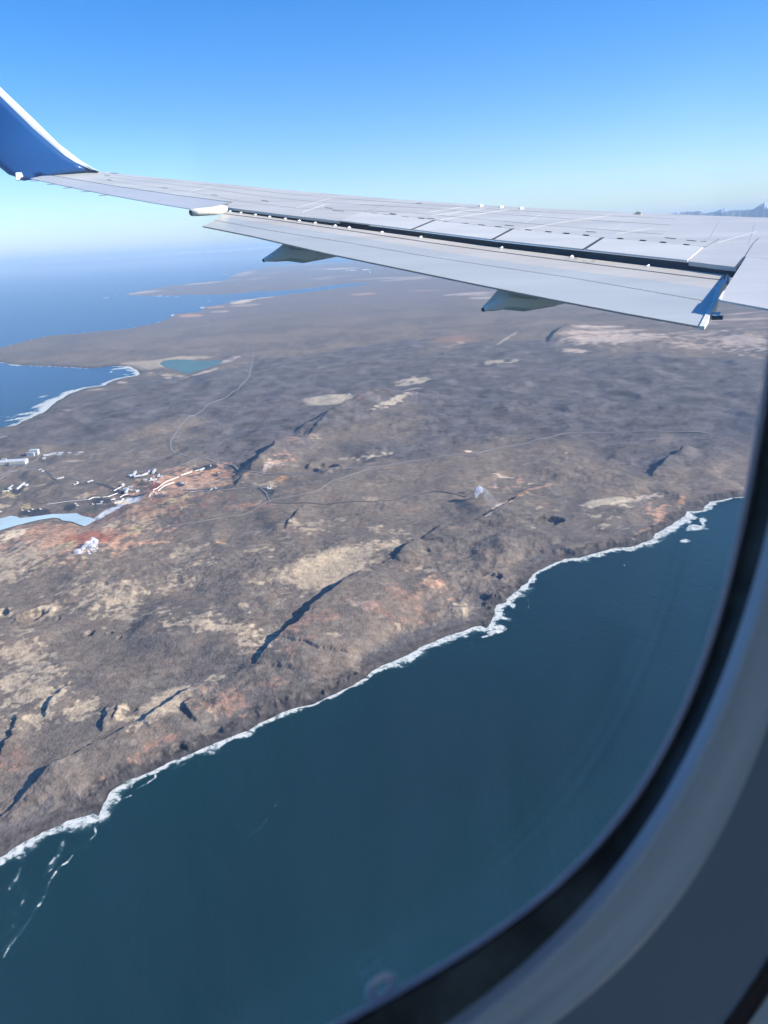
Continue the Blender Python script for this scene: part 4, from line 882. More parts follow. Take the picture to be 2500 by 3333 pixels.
def wing_paint(name, col, rough=.38, streak=.10, warm=0.0, dirt=(.30,.27,.24)):
    m = bpy.data.materials.new(name); m.use_nodes = True; nt = m.node_tree; L = nt.links; b = nt.nodes['Principled BSDF']
    b.inputs['Roughness'].default_value = rough; b.inputs['Specular IOR Level'].default_value = .5
    tc = nt.nodes.new('ShaderNodeTexCoord'); mp = nt.nodes.new('ShaderNodeMapping'); mp.vector_type = 'POINT'
    mp.inputs['Rotation'].default_value = (0, 0, -(math.pi/2-PSI)); mp.inputs['Scale'].default_value = (.35, 2.2, 1)
    L.new(tc.outputs['Object'], mp.inputs['Vector'])
    n = nt.nodes.new('ShaderNodeTexNoise'); n.inputs['Scale'].default_value = 1.0; n.inputs['Detail'].default_value = 7; n.inputs['Roughness'].default_value = .6; L.new(mp.outputs[0], n.inputs['Vector'])
    r = nt.nodes.new('ShaderNodeMapRange'); r.inputs[1].default_value = .3; r.inputs[2].default_value = .7; r.inputs[3].default_value = 1-streak; r.inputs[4].default_value = 1+streak; L.new(n.outputs[0], r.inputs[0])
    s = nt.nodes.new('ShaderNodeVectorMath'); s.operation = 'SCALE'; s.inputs[0].default_value = col; L.new(r.outputs[0], s.inputs['Scale'])
    n2 = nt.nodes.new('ShaderNodeTexNoise'); n2.inputs['Scale'].default_value = 5.0; n2.inputs['Detail'].default_value = 8; n2.inputs['Roughness'].default_value = .7; L.new(mp.outputs[0], n2.inputs['Vector'])
    r2 = nt.nodes.new('ShaderNodeMapRange'); r2.inputs[1].default_value = .56; r2.inputs[2].default_value = .78; r2.inputs[4].default_value = .25+warm; L.new(n2.outputs[0], r2.inputs[0])
    mx = nt.nodes.new('ShaderNodeMix'); mx.data_type = 'RGBA'; L.new(r2.outputs[0], mx.inputs['Factor']); L.new(s.outputs[0], mx.inputs['A']); mx.inputs['B'].default_value = (*dirt, 1)
    L.new(mx.outputs['Result'], b.inputs['Base Color'])
    # slight waviness of the sheet metal
    n3 = nt.nodes.new('ShaderNodeTexNoise'); n3.inputs['Scale'].default_value = 1.3; n3.inputs['Detail'].default_value = 2; L.new(tc.outputs['Object'], n3.inputs['Vector'])
    bp = nt.nodes.new('ShaderNodeBump'); bp.inputs['Strength'].default_value = .25; bp.inputs['Distance'].default_value = .03; L.new(n3.outputs[0], bp.inputs['Height']); L.new(bp.outputs[0], b.inputs['Normal'])
    return m
m_wing = wing_paint('wing_grey_paint', (.53, .515, .455), streak=.13)
m_spoil = wing_paint('spoiler_grey_paint', (.60, .585, .52), streak=.11)
m_flap = wing_paint('flap_shaded_grey_paint', (.45, .47, .435), streak=.08)  # darker than the front: weaker sunlight on the rear put into the colour
m_flapf = wing_paint('flap_front_stained_paint', (.56, .52, .44), streak=.12, warm=.25)
m_ail = wing_paint('aileron_grey_paint', (.45, .465, .46), streak=.06)
m_inb = wing_paint('inboard_grey_paint', (.57, .555, .495), streak=.1)
m_cove = mat('dark_shade_and_fittings', (.05, .06, .07), .6, noise=.3, nscale=3)  # near-black colour holds the shade of cove, slots and gaps; dark fittings too
m_seam = mat('seam_sealant', (.16, .15, .14), .7, noise=.3, nscale=8)
m_blue = mat('winglet_blue_paint', (.014, .066, .20), .3, noise=.05, nscale=1)
m_white = mat('white_paint', (.80, .79, .76), .35, noise=.04, nscale=4)
m_creamw = mat('aged_white_paint', (.72, .68, .58), .45, noise=.14, nscale=12)
m_fair = wing_paint('fairing_grey_paint', (.78, .80, .74), streak=.1)
m_metal = mat('bare_metal', (.70, .69, .66), .25, metal=.8)
m_wick = mat('static_wick_grey', (.10, .10, .11), .6)

NV = np.array([.588, .809])             # chordwise rib direction (outboard, forward), square to the rear spar
LEpx = [(347,561),(500,576),(723,595),(1000,625),(1364,657),(1703,677),(2080,693),(2500,708)]
LEp = [W(*p) for p in LEpx]; LEp = [LEp[0]+(LEp[0]-LEp[2])*.8]+LEp+[LEp[-1]+(LEp[-1]-LEp[-2])*1.5, LEp[-1]+(LEp[-1]-LEp[-2])*4]
LEp = np.array(LEp)
for _ in range(2): LEp[2:-2] = (LEp[1:-3]+2*LEp[2:-2]+LEp[3:-1])/4
def le_hit(B):
    best = None
    for i in range(len(LEp)-1):
        a, e = LEp[i], LEp[i+1]-LEp[i]; M = np.array([[NV[0], -e[0]], [NV[1], -e[1]]])
        if abs(np.linalg.det(M)) < 1e-9: continue
        k, q = np.linalg.solve(M, a-B)
        if -1e-6 <= q <= 1+1e-6 and k > 0 and (best is None or k < best): best = k
    return B+NV*(best if best else 3.0)
rear = [('t', 155,567),('t', 270,587),('t', 380,605),('t', 570,633),('t', 757,657),('t', 727,672),('t', 736,674),('t', 900,695),('t', 1105,719),
        ('t', 1180,691),('t', 1300,706),('t', 1414,718),('t', 1560,734),('t', 1668,746),('t', 1820,762),('t', 1961,775),('t', 2130,791),('t', 2294,805),('t', 2242,850),('t', 2320,860),('t', 2397,869),('t', 2424,836),('t', 2500,841),('t', 2620,848),('t', 2760,858)]
top = []; th = []; NC_F = 22
for k, (_, u, v) in enumerate(rear):
    B = W(u, v)
    if k == 0: F0 = W(325, 558)
    else: F0 = le_hit(B)
    ch = F0-B; L_ = np.linalg.norm(ch); row = []; tr = []
    for j in range(NC_F+1):
        q = j/NC_F; q = q*1.0
        p = B+ch*q; bulge = .012*L_*math.sin(math.pi*min(q/.95, 1))*0
        row.append(P3(p[0], p[1], wz(*p)+bulge)); tr.append(.03+.085*L_*math.sin(math.pi*min(1, .93*q+.02)))
    nl = .055*L_                                    # rounded nose ahead of the crown line
    for a in (20, 40, 60, 80, 92):
        p = F0+ch/L_*nl*1.5*math.sin(R(a)); row.append(P3(p[0], p[1], wz(*F0)-nl*(1-math.cos(R(a))))); tr.append(max(.02, tr[NC_F]-nl*(1-math.cos(R(a)))-.002*a))
    top.append(row); th.append(tr)
skin = slab('wing_skin', top, th, m_wing)
skin.data.polygons.foreach_set('use_smooth', [False]*len(skin.data.polygons))

def strip(name, pts, w_, m, lift=.004, parent=None, dz=0.0, th=.004):
    """thin band along photo points on the wing surface"""
    P = [W(u, v, dz) for u, v in pts]; dn = []
    for (u, v, *_r) in [(*p,) for p in pts]: pass
    rows = []
    for i, p in enumerate(P):
        t = (P[min(i+1, len(P)-1)]-P[max(i-1, 0)]); t = t/np.linalg.norm(t); n = np.array([-t[1], t[0]])*w_/2
        rows.append([P3(*(p-n), wz(*p)-dz+lift), P3(*(p+n), wz(*p)-dz+lift)])
    V = []; F_ = []
    return slab(name, [[r[0] for r in rows], [r[1] for r in rows]][::-1], th, m, parent=parent)

def panel(name, hinge, te, m, thick=.05, lift=.0, droop=0.0, gap=.0, parent=None, n=8, thk_te=.015, mid=3, round_=0.0):
    """control surface between a hinge line and a trailing edge, both photo traces with the same count"""
    H = [W(*p) for p in hinge]; T_ = [W(*p) for p in te]
    rows = []; tt = []
    for q in np.linspace(0, 1, mid):
        row = []; tr = []
        for a, b in zip(H, T_):
            p = a+(b-a)*(gap+(1-gap)*q); row.append(P3(p[0], p[1], wz(*p)+lift-droop*q*np.linalg.norm(b-a))); tr.append(thick+(thk_te-thick)*q)
        rows.append(row); tt.append(tr)
    return slab(name, rows[::-1], tt[::-1], m, parent=parent)
def lerp_pts(a, b, n): return [(a[0]+(b[0]-a[0])*i/n, a[1]+(b[1]-a[1])*i/n) for i in range(n+1)]
# outboard aileron, set slightly apart from the skin by a dark slot
ah = [(155,567),(270,587),(380,605),(570,633),(757,657)]; ate = [(98,580),(222,607),(353,633),(490,658),(641,683)]
panel('aileron', [(u, v+1.6) for u, v in ah], ate, m_ail, thick=.16, thk_te=.012)
panel('aileron_slot', [(u, v+.0) for u, v in ah], [(u-.5, v+2.6) for u, v in ah], m_cove, thick=.03, lift=-.012)
strip('aileron_edge_seam', [(757,658),(700,676),(650,683)], .03, m_seam)
# trim line marks
# spoilers
hx = [(1180,691),(1414,718),(1668,746),(1961,775),(2294,805)]; tx = [(1105,719),(1341,748),(1603,781),(1901,813),(2242,850)]
def between(line, a, b, n=4):
    return [tuple(np.array(line[a])*(1-t)+np.array(line[b])*t) for t in np.linspace(0, 1, n)]
for k in range(4):
    h_ = between(hx, k, k+1); t_ = between(tx, k, k+1)
    # leave real gaps between neighbours
    g0 = .012 if k else 0; h2 = [tuple(np.array(h_[0])*(1-q)+np.array(h_[-1])*q) for q in np.linspace(g0, .985, 4)]; t2 = [tuple(np.array(t_[0])*(1-q)+np.array(t_[-1])*q) for q in np.linspace(g0, .985, 4)]
    if k: strip('spoiler_gap_shade', [h_[0], t_[0]], .07, m_cove, lift=.014)  # dark strip painted in as the shade of the gap
    sp_ = panel('spoiler', h2, t2, m_spoil, thick=.07, thk_te=.02, lift=.012, gap=.02)
strip('spoiler_hinge_line', [(1180,690),(1300,704.5),(1414,716.5),(1560,732.5),(1668,744.5),(1820,760.5),(1961,773.5),(2130,789.5),(2294,803.5)], .02, m_seam)
for (u, v) in ((1455,723),(1515,728),(1568,733),(1622,739),(1720,749),(1786,755),(1845,760),(1909,766),(2020,777),(2094,783),(2160,789),(2235,797),(1258,700),(1216,695),(1320,707),(1372,711),(1280,697)):
    strip('hinge_fitting', [(u-9, v-.8), (u+9, v+.8)], .05, m_cove, lift=.012, th=.01)
for (a, b) in (((351,584),(365,587)),((529,610),(547,612)),((691,633),(711,635)),((855,652),(876,655)),((1060,675),(1084,678)),((1084,684),(1121,687)),((1355,661),(1374,661)),((1390,710),(1415,711)),((1645,732),(1673,735)),((1909,753),(1941,755)),((2166,773),(2202,777)),((2236,781),(2268,784)),((343,569),(358,571))):
    strip('access_panel_mark', [a, b], .055, m_seam)
for (u, v) in ((2291,786),(1863,901-0)):
    if v > 850: continue
    strip('fuel_cap_ring', [(u-8, v), (u, v-1.5), (u+8, v)], .03, m_seam)
for pts in ([(710,676),(745,655),(800,642)], [(1105,719),(1180,691),(1250,668)], [(2453,790),(2424,836)], [(2294,805),(2340,778)], [(2470,775),(2453,790)]):
    strip('panel_seam', pts, .012, m_seam, lift=.003)
m_seam2 = mat('faint_seam', (.43, .435, .42), .6); m_rub2 = mat('rubbed_paint', (.535, .54, .52), .4, noise=.1, nscale=6)
for pts in ([(1395,690),(1510,672)], [(1400,702),(1590,676)], [(1430,715),(1655,681)], [(1690,748),(1830,722),(1990,699)], [(980,690),(1060,664)], [(2000,760),(2120,742)], [(2330,790),(2460,752)]):
    strip('rubbed_streak', [tuple(np.array(pts[0])*(1-t)+np.array(pts[-1])*t) for t in np.linspace(0, 1, 4)] if len(pts) == 2 else pts, .035, m_rub2, lift=.003)
for q in (.30, .62, .86):
    ln_ = []
    for k_ in (1, 2, 3, 5, 7, 10, 12, 14, 16): ln_.append(top[k_][int(q*NC_F)]+np.array([0, 0, .003]))
    dv = (ov*NV[0]+fv*NV[1])*.014; slab('spanwise_seam', [[p+dv for p in ln_], ln_], .003, m_seam2)
for k_ in (3, 7, 11, 13, 15, 17, 21):
    c_ = [top[k_][j]+np.array([0, 0, .003]) for j in range(6, NC_F-1, 3)]; dv = (ov*.809-fv*.588)*.012; slab('rib_seam', [[p for p in c_], [p+dv for p in c_]], .003, m_seam2)
# fixed lower panel at the rear, inboard aileron
strip('inboard_slot', [(2424,836.5),(2500,841.5),(2620,848.5),(2760,858.5)], .05, m_cove, lift=.004)
strip('panel_edge_gap', [(2424,836),(2397,869)], .035, m_cove, lift=.004)
panel('inboard_aileron', [(2428,838.5),(2500,843.5),(2620,850.5),(2760,860)], [(2338,978),(2500,1008),(2640,1036),(2790,1066)], m_inb, thick=.14, thk_te=.02, lift=.01)
panel('aileron_end_plate', [(2350,958),(2356,950)], [(2338,978),(2345,979)], m_white, thick=.03, thk_te=.03, lift=.02)

# rear spar and cove behind the slot
tl = [(736,674),(900,695),(1105,719),(1341,748),(1603,781),(1901,813),(2242,850),(2397,869)]
TLp = [W(*p) for p in tl]
top_ = [[P3(*(p+NV*.06), wz(*p)-.03) for p in TLp], [P3(*(p+NV*.22), wz(*p)-.03) for p in TLp]]
slab('rear_spar', top_[::-1], [[.05+.008*i for i in range(8)], [.05+.008*i for i in range(8)]], m_cove)  # plate coloured near-black for the shade under the trailing edge

# flap: front rail, crease, rear seam and trailing edge
FR = [(740,687),(900,709),(1143,742),(1400,776),(1603,803),(1906,841),(2207,876),(2360,893)]
SE = [(730,695),(898,716),(1143,751),(1400,789),(1603,817),(1900,855),(2200,893),(2352,911)]
CR = [(716,703),(890,730),(1130,766),(1400,811),(1590,843),(1880,882),(2150,914),(2330,940)]
RV = [(700,716),(872,748),(1120,787),(1400,835),(1580,862),(1860,903),(2110,946),(2318,983)]
TE = [(660,737),(825,770),(1061,825),(1400,895),(1550,926),(1790,974),(2040,1022),(2276,1064)]
fz = [.060, .064, .070, .077, .084, .092, .10, .105]
drops = []
def flap_line(px, mul): return [W(u, v, fz[i]*mul) for i, (u, v) in enumerate(px)]
mult = [1.0, 1.02, 1.08, 1.15, 1.3]
rows = []; tt = []
for px, mu_, t0 in zip((FR, SE, CR, RV, TE), mult, (.06, .09, .11, .09, .012)):
    L_ = [W(u, v, fz[i]*mu_) for i, (u, v) in enumerate(px)]
    rows.append([P3(*p, wz(*p)-fz[i]*mu_) for i, p in enumerate(L_)]); tt.append([t0]*8)
# nose roll-over ahead of the front line
nose = [np.array(r)+np.append(0, 0)[:1].sum()+fv*0+(ov*NV[0]+fv*NV[1])*.04-np.array([0, 0, .02]) for r in rows[0]]
nose2 = [np.array(r)+(ov*NV[0]+fv*NV[1])*.06-np.array([0, 0, .05]) for r in rows[0]]
slab('flap_front', ([nose2, nose]+rows[:3])[::-1], [[.01]*8, [.04]*8, [.06]*8, [.09]*8, [.11]*8][::-1], m_flapf)
slab('flap', [ [r-np.array([0,0,.0]) for r in rows[2]], rows[3], rows[4]][::-1], [tt[2], tt[3], tt[4]][::-1], m_flap)
def fstrip(name, line, w_, m, lift=.004):
    V = []; rr_ = [[np.array(p)+np.array([0, 0, lift]) for p in line]]
    dvec = (ov*NV[0]+fv*NV[1])*w_; rr_.append([p-dvec-np.array([0, 0, .004]) for p in rr_[0]])
    return slab(name, rr_[::-1][::-1], .004, m)
fstrip('flap_seam', rows[1], .022, m_seam, .006)
fstrip('flap_rivet_line', rows[3], .014, m_flapf, .006)
fstrip('flap_edge_strip', [p+np.array([0, 0, -.002]) for p in rows[4]], .02, m_seam, .012)
def on_flap(px, row_px, i0, mu0):
    return None
# rivets along the rear seam (dark heads)
for a in range(7):
    p, q = rows[3][a], rows[3][a+1]; n = 9
V = []; F_ = []
for a in range(7):
    p, q = rows[3][a], rows[3][a+1]; n = int(np.linalg.norm(q-p)/.10)
    for k in range(n):
        c = p+(q-p)*k/n+np.array([0, 0, .008])+(ov*NV[0]+fv*NV[1])*(.02*((k % 2)*2-1)); r_ = .009; b0 = len(V)
        V += [c+ov*r_+fv*0, c+fv*r_, c-ov*r_, c-fv*r_, c+np.array([0, 0, .004])]; F_ += [(b0, b0+1, b0+4), (b0+1, b0+2, b0+4), (b0+2, b0+3, b0+4), (b0+3, b0, b0+4)]
rv = wmesh('rivet_row', V, F_, m_seam); tag(rv, kind='stuff')
# inboard end of the flap: bare metal end rib with rollers
E0 = [np.array(rows[k][7]) for k in range(5)]
inb = -(ov*.809-fv*.588)        # towards the root along the hinge direction
def endrib():
    V = []; F_ = []
    for k, p in enumerate(E0[1:]):
        t0 = [.09, .11, .09, .03][k]; V += [p+np.array([0, 0, .012]), p+inb*.05+np.array([0, 0, .006]), p+inb*.05-np.array([0, 0, t0]), p-np.array([0, 0, t0])]
    for k in range(3):
        a = 4*k
        for j in range(4): F_.append((a+j, a+(j+1) % 4, a+4+(j+1) % 4, a+4+j))
    F_ += [(0, 3, 2, 1), (12, 13, 14, 15)]; return V, F_
V, F_ = endrib(); wmesh('flap_end_rib', V, F_, m_creamw)
def lathe(name, pts, m, ns=14, parent=None, smooth=True):
    """tube through a list of (centre, radius)"""
    V = []; F_ = []; P = [np.array(p) for p, r_ in pts]
    for i, (p, r_) in enumerate(pts):
        t = P[min(i+1, len(P)-1)]-P[max(i-1, 0)]; t = t/np.linalg.norm(t); a = np.cross(t, [0, 0, 1]); a /= np.linalg.norm(a); b = np.cross(a, t)
        for k in range(ns): V.append(P[i]+a*math.cos(2*math.pi*k/ns)*r_+b*math.sin(2*math.pi*k/ns)*r_)
    for i in range(len(pts)-1):
        for k in range(ns): F_.append((i*ns+k, i*ns+(k+1) % ns, (i+1)*ns+(k+1) % ns, (i+1)*ns+k))
    F_ += [tuple(range(ns)), tuple((len(pts)-1)*ns+k for k in range(ns))[::-1]]
    return wmesh(name, V, F_, m, smooth, parent)
mid1 = E0[3]*.55+E0[4]*.45
lathe('flap_roller', [(mid1+inb*.06-np.array([0, 0, .03]), .035), (mid1+inb*.14-np.array([0, 0, .03]), .035)], m_metal)
lathe('flap_roller', [(mid1*.9+E0[4]*.1+inb*.06-np.array([0, 0, .04]), .022), (mid1*.9+E0[4]*.1+inb*.17-np.array([0, 0, .04]), .022)], m_cove)
lathe('flap_link', [(E0[1]+inb*.05+np.array([0, 0, -.04]), .03), (E0[0]+inb*.02+np.array([0, 0, -.02])+(ov*NV[0]+fv*NV[1])*.15, .03)], m_creamw)
# small white brackets standing on the front of the flap
def flap_front_point(u):
    for i in range(7):
        if FR[i][0] <= u <= FR[i+1][0]:
            t = (u-FR[i][0])/(FR[i+1][0]-FR[i][0]); return np.array(rows[0][i])*(1-t)+np.array(rows[0][i+1])*t
brx = [751,787,834,880,931,978,1031,1094,1137,1190,1248,1311,1372,1431,1499,1570,1635,1705,1783,1863,2034,2074,2113,2202,2290]
for k, u in enumerate(brx):
    if k > 8 and k not in (10, 12, 16, 19, 22): continue
    p = flap_front_point(u)-(ov*NV[0]+fv*NV[1])*.03; sdir = ov*.809-fv*.588; s_ = .010+.003*((k*7) % 3); hh = .026 if k < 9 or k in (12, 16, 19, 23) else .020
    V = [p+sdir*s_*1.6+fv*-.03, p-sdir*s_+fv*-.03, p-sdir*s_+fv*.04, p+sdir*s_*1.6+fv*.04, p-sdir*s_*.4+fv*.02+np.array([0, 0, hh]), p-sdir*s_+fv*-.0+np.array([0, 0, hh*.9])]
    wmesh('flap_bracket', V, [(0, 3, 2, 1), (0, 1, 5, 4), (2, 3, 4), (1, 2, 4, 5), (3, 0, 4)], m_white if k < 9 else m_fair)
# flat rings on the flap near its right half
for (u, v) in ((1863,841),(1921,849)):
    dz = .094; c = W(u, v, dz); V = []; F_ = []; ns = 20
    for k in range(ns):
        a = 2*math.pi*k/ns
        for r_ in (.085, .10): V.append(P3(c[0]+r_*1.0*math.cos(a)*1.25, c[1]+r_*math.sin(a)*.8, wz(*c)-dz+.012))
    for k in range(ns): F_.append((2*k, 2*k+1, (2*k+3) % (2*ns), (2*k+2) % (2*ns)))
    wmesh('access_ring', V, F_, m_seam)

# fuel jettison nozzle
nz = []
for (u, v, r_) in ((621,692,.052),(624,691.5,.062),(645,690,.068),(700,686,.072),(722,681,.075),(735,678,.05),(738,677.5,.02)):
    d = ray(u, v); c = W(700, 683, .02); t = P3(*c, wz(*c)) @ ov/(d@ov)
    t = (np.linalg.norm(P3(*W(u, v, -.0), 0)[:2]))/np.linalg.norm(d[:2])*.985; nz.append((d*t, r_))
lathe('fuel_jettison_pipe', nz, m_creamw)
p0, p1 = nz[0][0], nz[1][0]; lathe('pipe_mouth', [(p0-(p1-p0)*.3, .046), (p0+(p1-p0)*.02, .048)], m_cove)

# flap track fairings: boat-shaped bodies under the flap
def fairing(tip, topL, topR, bot, fwd, s_off):
    s_ = W(*topL, .22)[0]; s_ = s_+s_off
    tipP, TL_, TR_, BT, FW = (VP(*p, s_) for p in (tip, topL, topR, bot, fwd))
    axis = fv
    secs = []
    def sec(p_top, p_bot, w_):
        c = (p_top+p_bot)/2; hh = np.linalg.norm(p_top-p_bot)/2; out = []
        for k, (a, b) in enumerate(((-.55, 1), (.55, 1), (1, .25), (.75, -.65), (0, -1), (-.75, -.65), (-1, .25))): out.append(c+ov*a*w_/2+np.array([0, 0, 1])*b*hh)
        return out
    up = np.array([0, 0, 1.0])
    secs.append(sec(tipP+up*.03, tipP-up*.035, .05)); secs.append(sec(tipP*.9+TL_*.1+up*.02, tipP*.93+BT*.07-up*.02, .12))
    secs.append(sec(tipP*.45+TL_*.55, tipP*.5+BT*.5-up*.02, .24)); secs.append(sec(TL_, BT, .34)); secs.append(sec(TR_+up*.03, BT*.55+FW*.45-up*.07, .38)); secs.append(sec(FW+up*.10, FW-up*.08, .34)); secs.append(sec(FW+fv*.9+up*.12, FW+fv*.9+up*.02, .16))
    V = [p for s__ in secs for p in s__]; F_ = []; n = 7
    for i in range(len(secs)-1):
        for k in range(n): F_.append((i*n+k, i*n+(k+1) % n, (i+1)*n+(k+1) % n, (i+1)*n+k))
    F_ += [tuple(range(n)), tuple((len(secs)-1)*n+k for k in range(n))[::-1]]
    f_ = wmesh('flap_track_fairing', V, F_, m_fair)
    lathe('fairing_tip_drain', [(tipP-fv*.015, .022), (tipP+fv*.02, .03)], m_cove)
fairing((858,847),(920,795),(969,805),(947,846),(1061,826),0)
fairing((1573,1007),(1631,944),(1698,958),(1640,1006),(1801,977),0)

# static discharge wicks
for (u0, v0, u1, v1) in ((100,589,127,587.5),(154,600.5,180,598.5),(206,612.5,235,609.5),(264,624,294,621.5),(322,636.5,353,633)):
    d0 = ray(u0, v0); d1 = ray(u1, v1); c = W(u1, v1); t = np.linalg.norm(c)/np.linalg.norm(d1[:2]); lathe('static_wick', [(d0*t*.99, .007), (d1*t, .010)], m_wick, ns=6)
# small vortex fins and lamp along the leading edge
for (u, v, hh) in ((1564,668,.028),(1629,672,.028),(1695,676,.028)):
    c = W(u, v+3); p = P3(*c, wz(*c)); V = []
    for a, b, z in ((-.02, -.03, 0), (.02, -.03, 0), (.02, .06, 0), (-.02, .06, 0), (-.012, -.01, hh), (.012, -.01, hh), (.012, .05, hh*.9), (-.012, .05, hh*.9)): V.append(p+ov*a+fv*b+np.array([0, 0, z]))
    wmesh('vortex_generator', V, [(0, 3, 2, 1), (4, 5, 6, 7), (0, 1, 5, 4), (1, 2, 6, 5), (2, 3, 7, 6), (3, 0, 4, 7)], m_white)
c = W(2078, 696); p = P3(*c, wz(*c)); m_lens = mat('amber_clear_lens', (.85, .72, .40), .2)
lathe('leading_edge_lamp', [(p+ov*.07, .012), (p+ov*.04+np.array([0, 0, .012]), .03), (p-ov*.03+np.array([0, 0, .012]), .03), (p-ov*.07, .012)], m_lens)
c0_, c1_ = W(345, 561.5), W(388, 566); lathe('navigation_light_fairing', [(P3(*c0_, wz(*c0_)-.01), .012), (P3(*((c0_+c1_)/2), wz(*((c0_+c1_)/2))), .028), (P3(*c1_, wz(*c1_)-.01), .012)], m_white, ns=8)

# winglet
LEo = [((325,558),22.5-1.651),((300,546),22.62-1.651),((260,521),22.85-1.651),((225,494),23.0-1.651),((190,467),23.15-1.651),((108,386),23.45-1.651),((0,283),23.75-1.651),((-80,208),23.95-1.651),((-150,143),24.1-1.651),((-215,82),24.25-1.651)]
LEi = [(322,558.5),(296,552),(244,527),(214,508),(190,489),(108,418),(0,312),(-78,234),(-147,166),(-213,100)]
TEo = [((98,580),22.36-1.651),((76,583),22.6-1.651),((57,572),22.8-1.651),((42,567),22.9-1.651),((27,562),23.0-1.651),((0,540),23.2-1.651),((-60,480),23.5-1.651),((-120,395),23.8-1.651),((-180,300),24.05-1.651),((-235,190),24.25-1.651)]
rowsL = []; base = [(98,580),(128,573),(157,565),(187,561),(217,558),(250,557),(285,557),(310,557.5),(322,558)]
for k in range(10):
    (pl, sl_) = LEo[k]; (pt, st_) = TEo[k]; a = VP(*pt, st_); b = VP(*LEi[k], sl_-.015 if k else sl_); row = []
    for j, q in enumerate(np.linspace(0, 1, 9)):
        p = a+(b-a)*q
        if k == 0: c = W(*base[j]); p = P3(*c, wz(*c)+.002)
        else: p = p-ov*(.05*math.sin(math.pi*q)*min(1, k/4))
        row.append(p)
    rowsL.append((row, VP(*pl, sl_+.03*min(1, k/3))))
V = []; F_ = []; n = 9
for row, le in rowsL: V += row
nb = len(V)
for row, le in rowsL: V += [p+ov*(.11*math.sin(math.pi*min(1, .15+.8*j/8)))-np.array([0, 0, .03]) for j, p in enumerate(row)]
for i in range(9):
    for j in range(8):
        a = i*n+j; F_.append((a, a+1, a+n+1, a+n)); F_.append((nb+a, nb+a+n, nb+a+n+1, nb+a+1))
    F_.append((i*n, (i+1)*n, nb+(i+1)*n, nb+i*n)); F_.append(((i+1)*n+8, i*n+8, nb+i*n+8, nb+(i+1)*n+8))
for j in range(8): F_.append((9*n+j, 9*n+j+1, nb+9*n+j+1, nb+9*n+j)); F_.append((j+1, j, nb+j, nb+j+1))
wmesh('winglet', V, F_, m_blue, smooth=True)
V = []; F_ = []
for (row, le) in rowsL:
    a = row[8]; mdp = (a*.45+le*.55)-ov*.012+(le-a)*0; V += [a-ov*.004, mdp-ov*.01, le, a*.2+le*.8+ov*.06, a+ov*.09]
for i in range(9):
    for j in range(4): F_.append((i*5+j, i*5+j+1, (i+1)*5+j+1, (i+1)*5+j))
wmesh('winglet_leading_edge', V, F_, m_white, smooth=True)
a = VP(57, 571, 22.78-1.651); V = []
for (x, y, z) in ((-.09, -.05, -.10), (.06, -.05, -.10), (.06, .12, -.10), (-.09, .12, -.10), (-.06, -.03, .06), (.05, -.03, .06), (.05, .1, .06), (-.06, .1, .06)): V.append(a+ov*x+fv*y+np.array([0, 0, z]))
wmesh('tail_light_housing', V, [(0, 3, 2, 1), (4, 5, 6, 7), (0, 1, 5, 4), (1, 2, 6, 5), (2, 3, 7, 6), (3, 0, 4, 7)], m_white)

# ==================================================================== cabin: fuselage side, window
RC = 2.30                       # camera to fuselage axis
def cyl(x, z, d):
    """window-plane coordinates (x forward, z up, d outward from the camera) on the curved fuselage side"""
    zf = min(max(z, -.42), .42); r_ = RC+d; a = (z-zf)/(RC+.12); return fv*x+ov*(r_*math.cos(a)-RC)+np.array([0, 0, zf+r_*math.sin(a)])
def sup(xm, zm, n, a, b, d, ns=360):
    out = []
    for k in range(ns):
        t = 2*math.pi*k/ns; ct, st_ = math.cos(t), math.sin(t)
        out.append(((xm+a*math.copysign(abs(ct)**(2/n), ct))*d, (zm+b*math.copysign(abs(st_)**(2/n), st_))*d))
    return out
DA, DB = .130, .124
cA = sup(.215, .395, 3.5, 1.17, 1.78, DA); cB = sup(.215, .095, 2.75, 1.25, 1.64, DB); cC = sup(.3, .6, 3.75, 1.27, 2.26, .118)
# pull the unseen upper and left parts of the inner rings outwards so that the reveal stays a reveal
def outer(a, b, k): return [(x if x > 0.0 else min(x, xa-k), z if z < 0 else max(z, za+k)) for (x, z), (xa, za) in zip(a, b)]
cB = outer(cB, cA, .004); cC = outer(cC, cB, .02)
win = empty('cabin_window', tuple(cyl(.03, .03, DA))); WN = np.array(win.location)
tag(win, 'rounded cabin window with dark rubber seal and pale blue-grey reveal, cut by the right edge', 'window')
def loft(name, rings, m, parent=win, off=WN, smooth=True, close=True):
    V = []; n = len(rings[0][0]); F_ = []
    for pts, d in rings:
        for i, (x, z) in enumerate(pts):
            V.append(cyl(x, z, d if not hasattr(d, '__len__') else d[i])-off)
    for i in range(len(rings)-1):
        for k in range(n): F_.append((i*n+k, i*n+(k+1) % n, (i+1)*n+(k+1) % n, (i+1)*n+k))
    return mesh(name, V, F_, m, parent, smooth)
def mixr(a, b, t): return [(p[0]*(1-t)+q[0]*t, p[1]*(1-t)+q[1]*t) for p, q in zip(a, b)]
m_reveal = mat('reveal_plastic', (.62, .78, .90), .35, noise=.03, nscale=6)
m_rub = mat('rubber_seal', (.07, .10, .115), .8, noise=.5, nscale=60, bump=.002, bscale=120)
m_lip = mat('outer_seal_lip', (.50, .42, .42), .7, noise=.15, nscale=40)
m_side = mat('sidewall_shaded_plastic', (.20, .31, .43), .6, noise=.04, nscale=8)  # shade of the visible wall put into its dark blue; other liner stays pale
m_liner = mat('cabin_liner', (.74, .75, .77), .6)
m_skin = mat('fuselage_white_paint', (.75, .75, .75), .4, noise=.03, nscale=1)
m_dark = mat('cabin_trim_dark', (.30, .31, .33), .7)
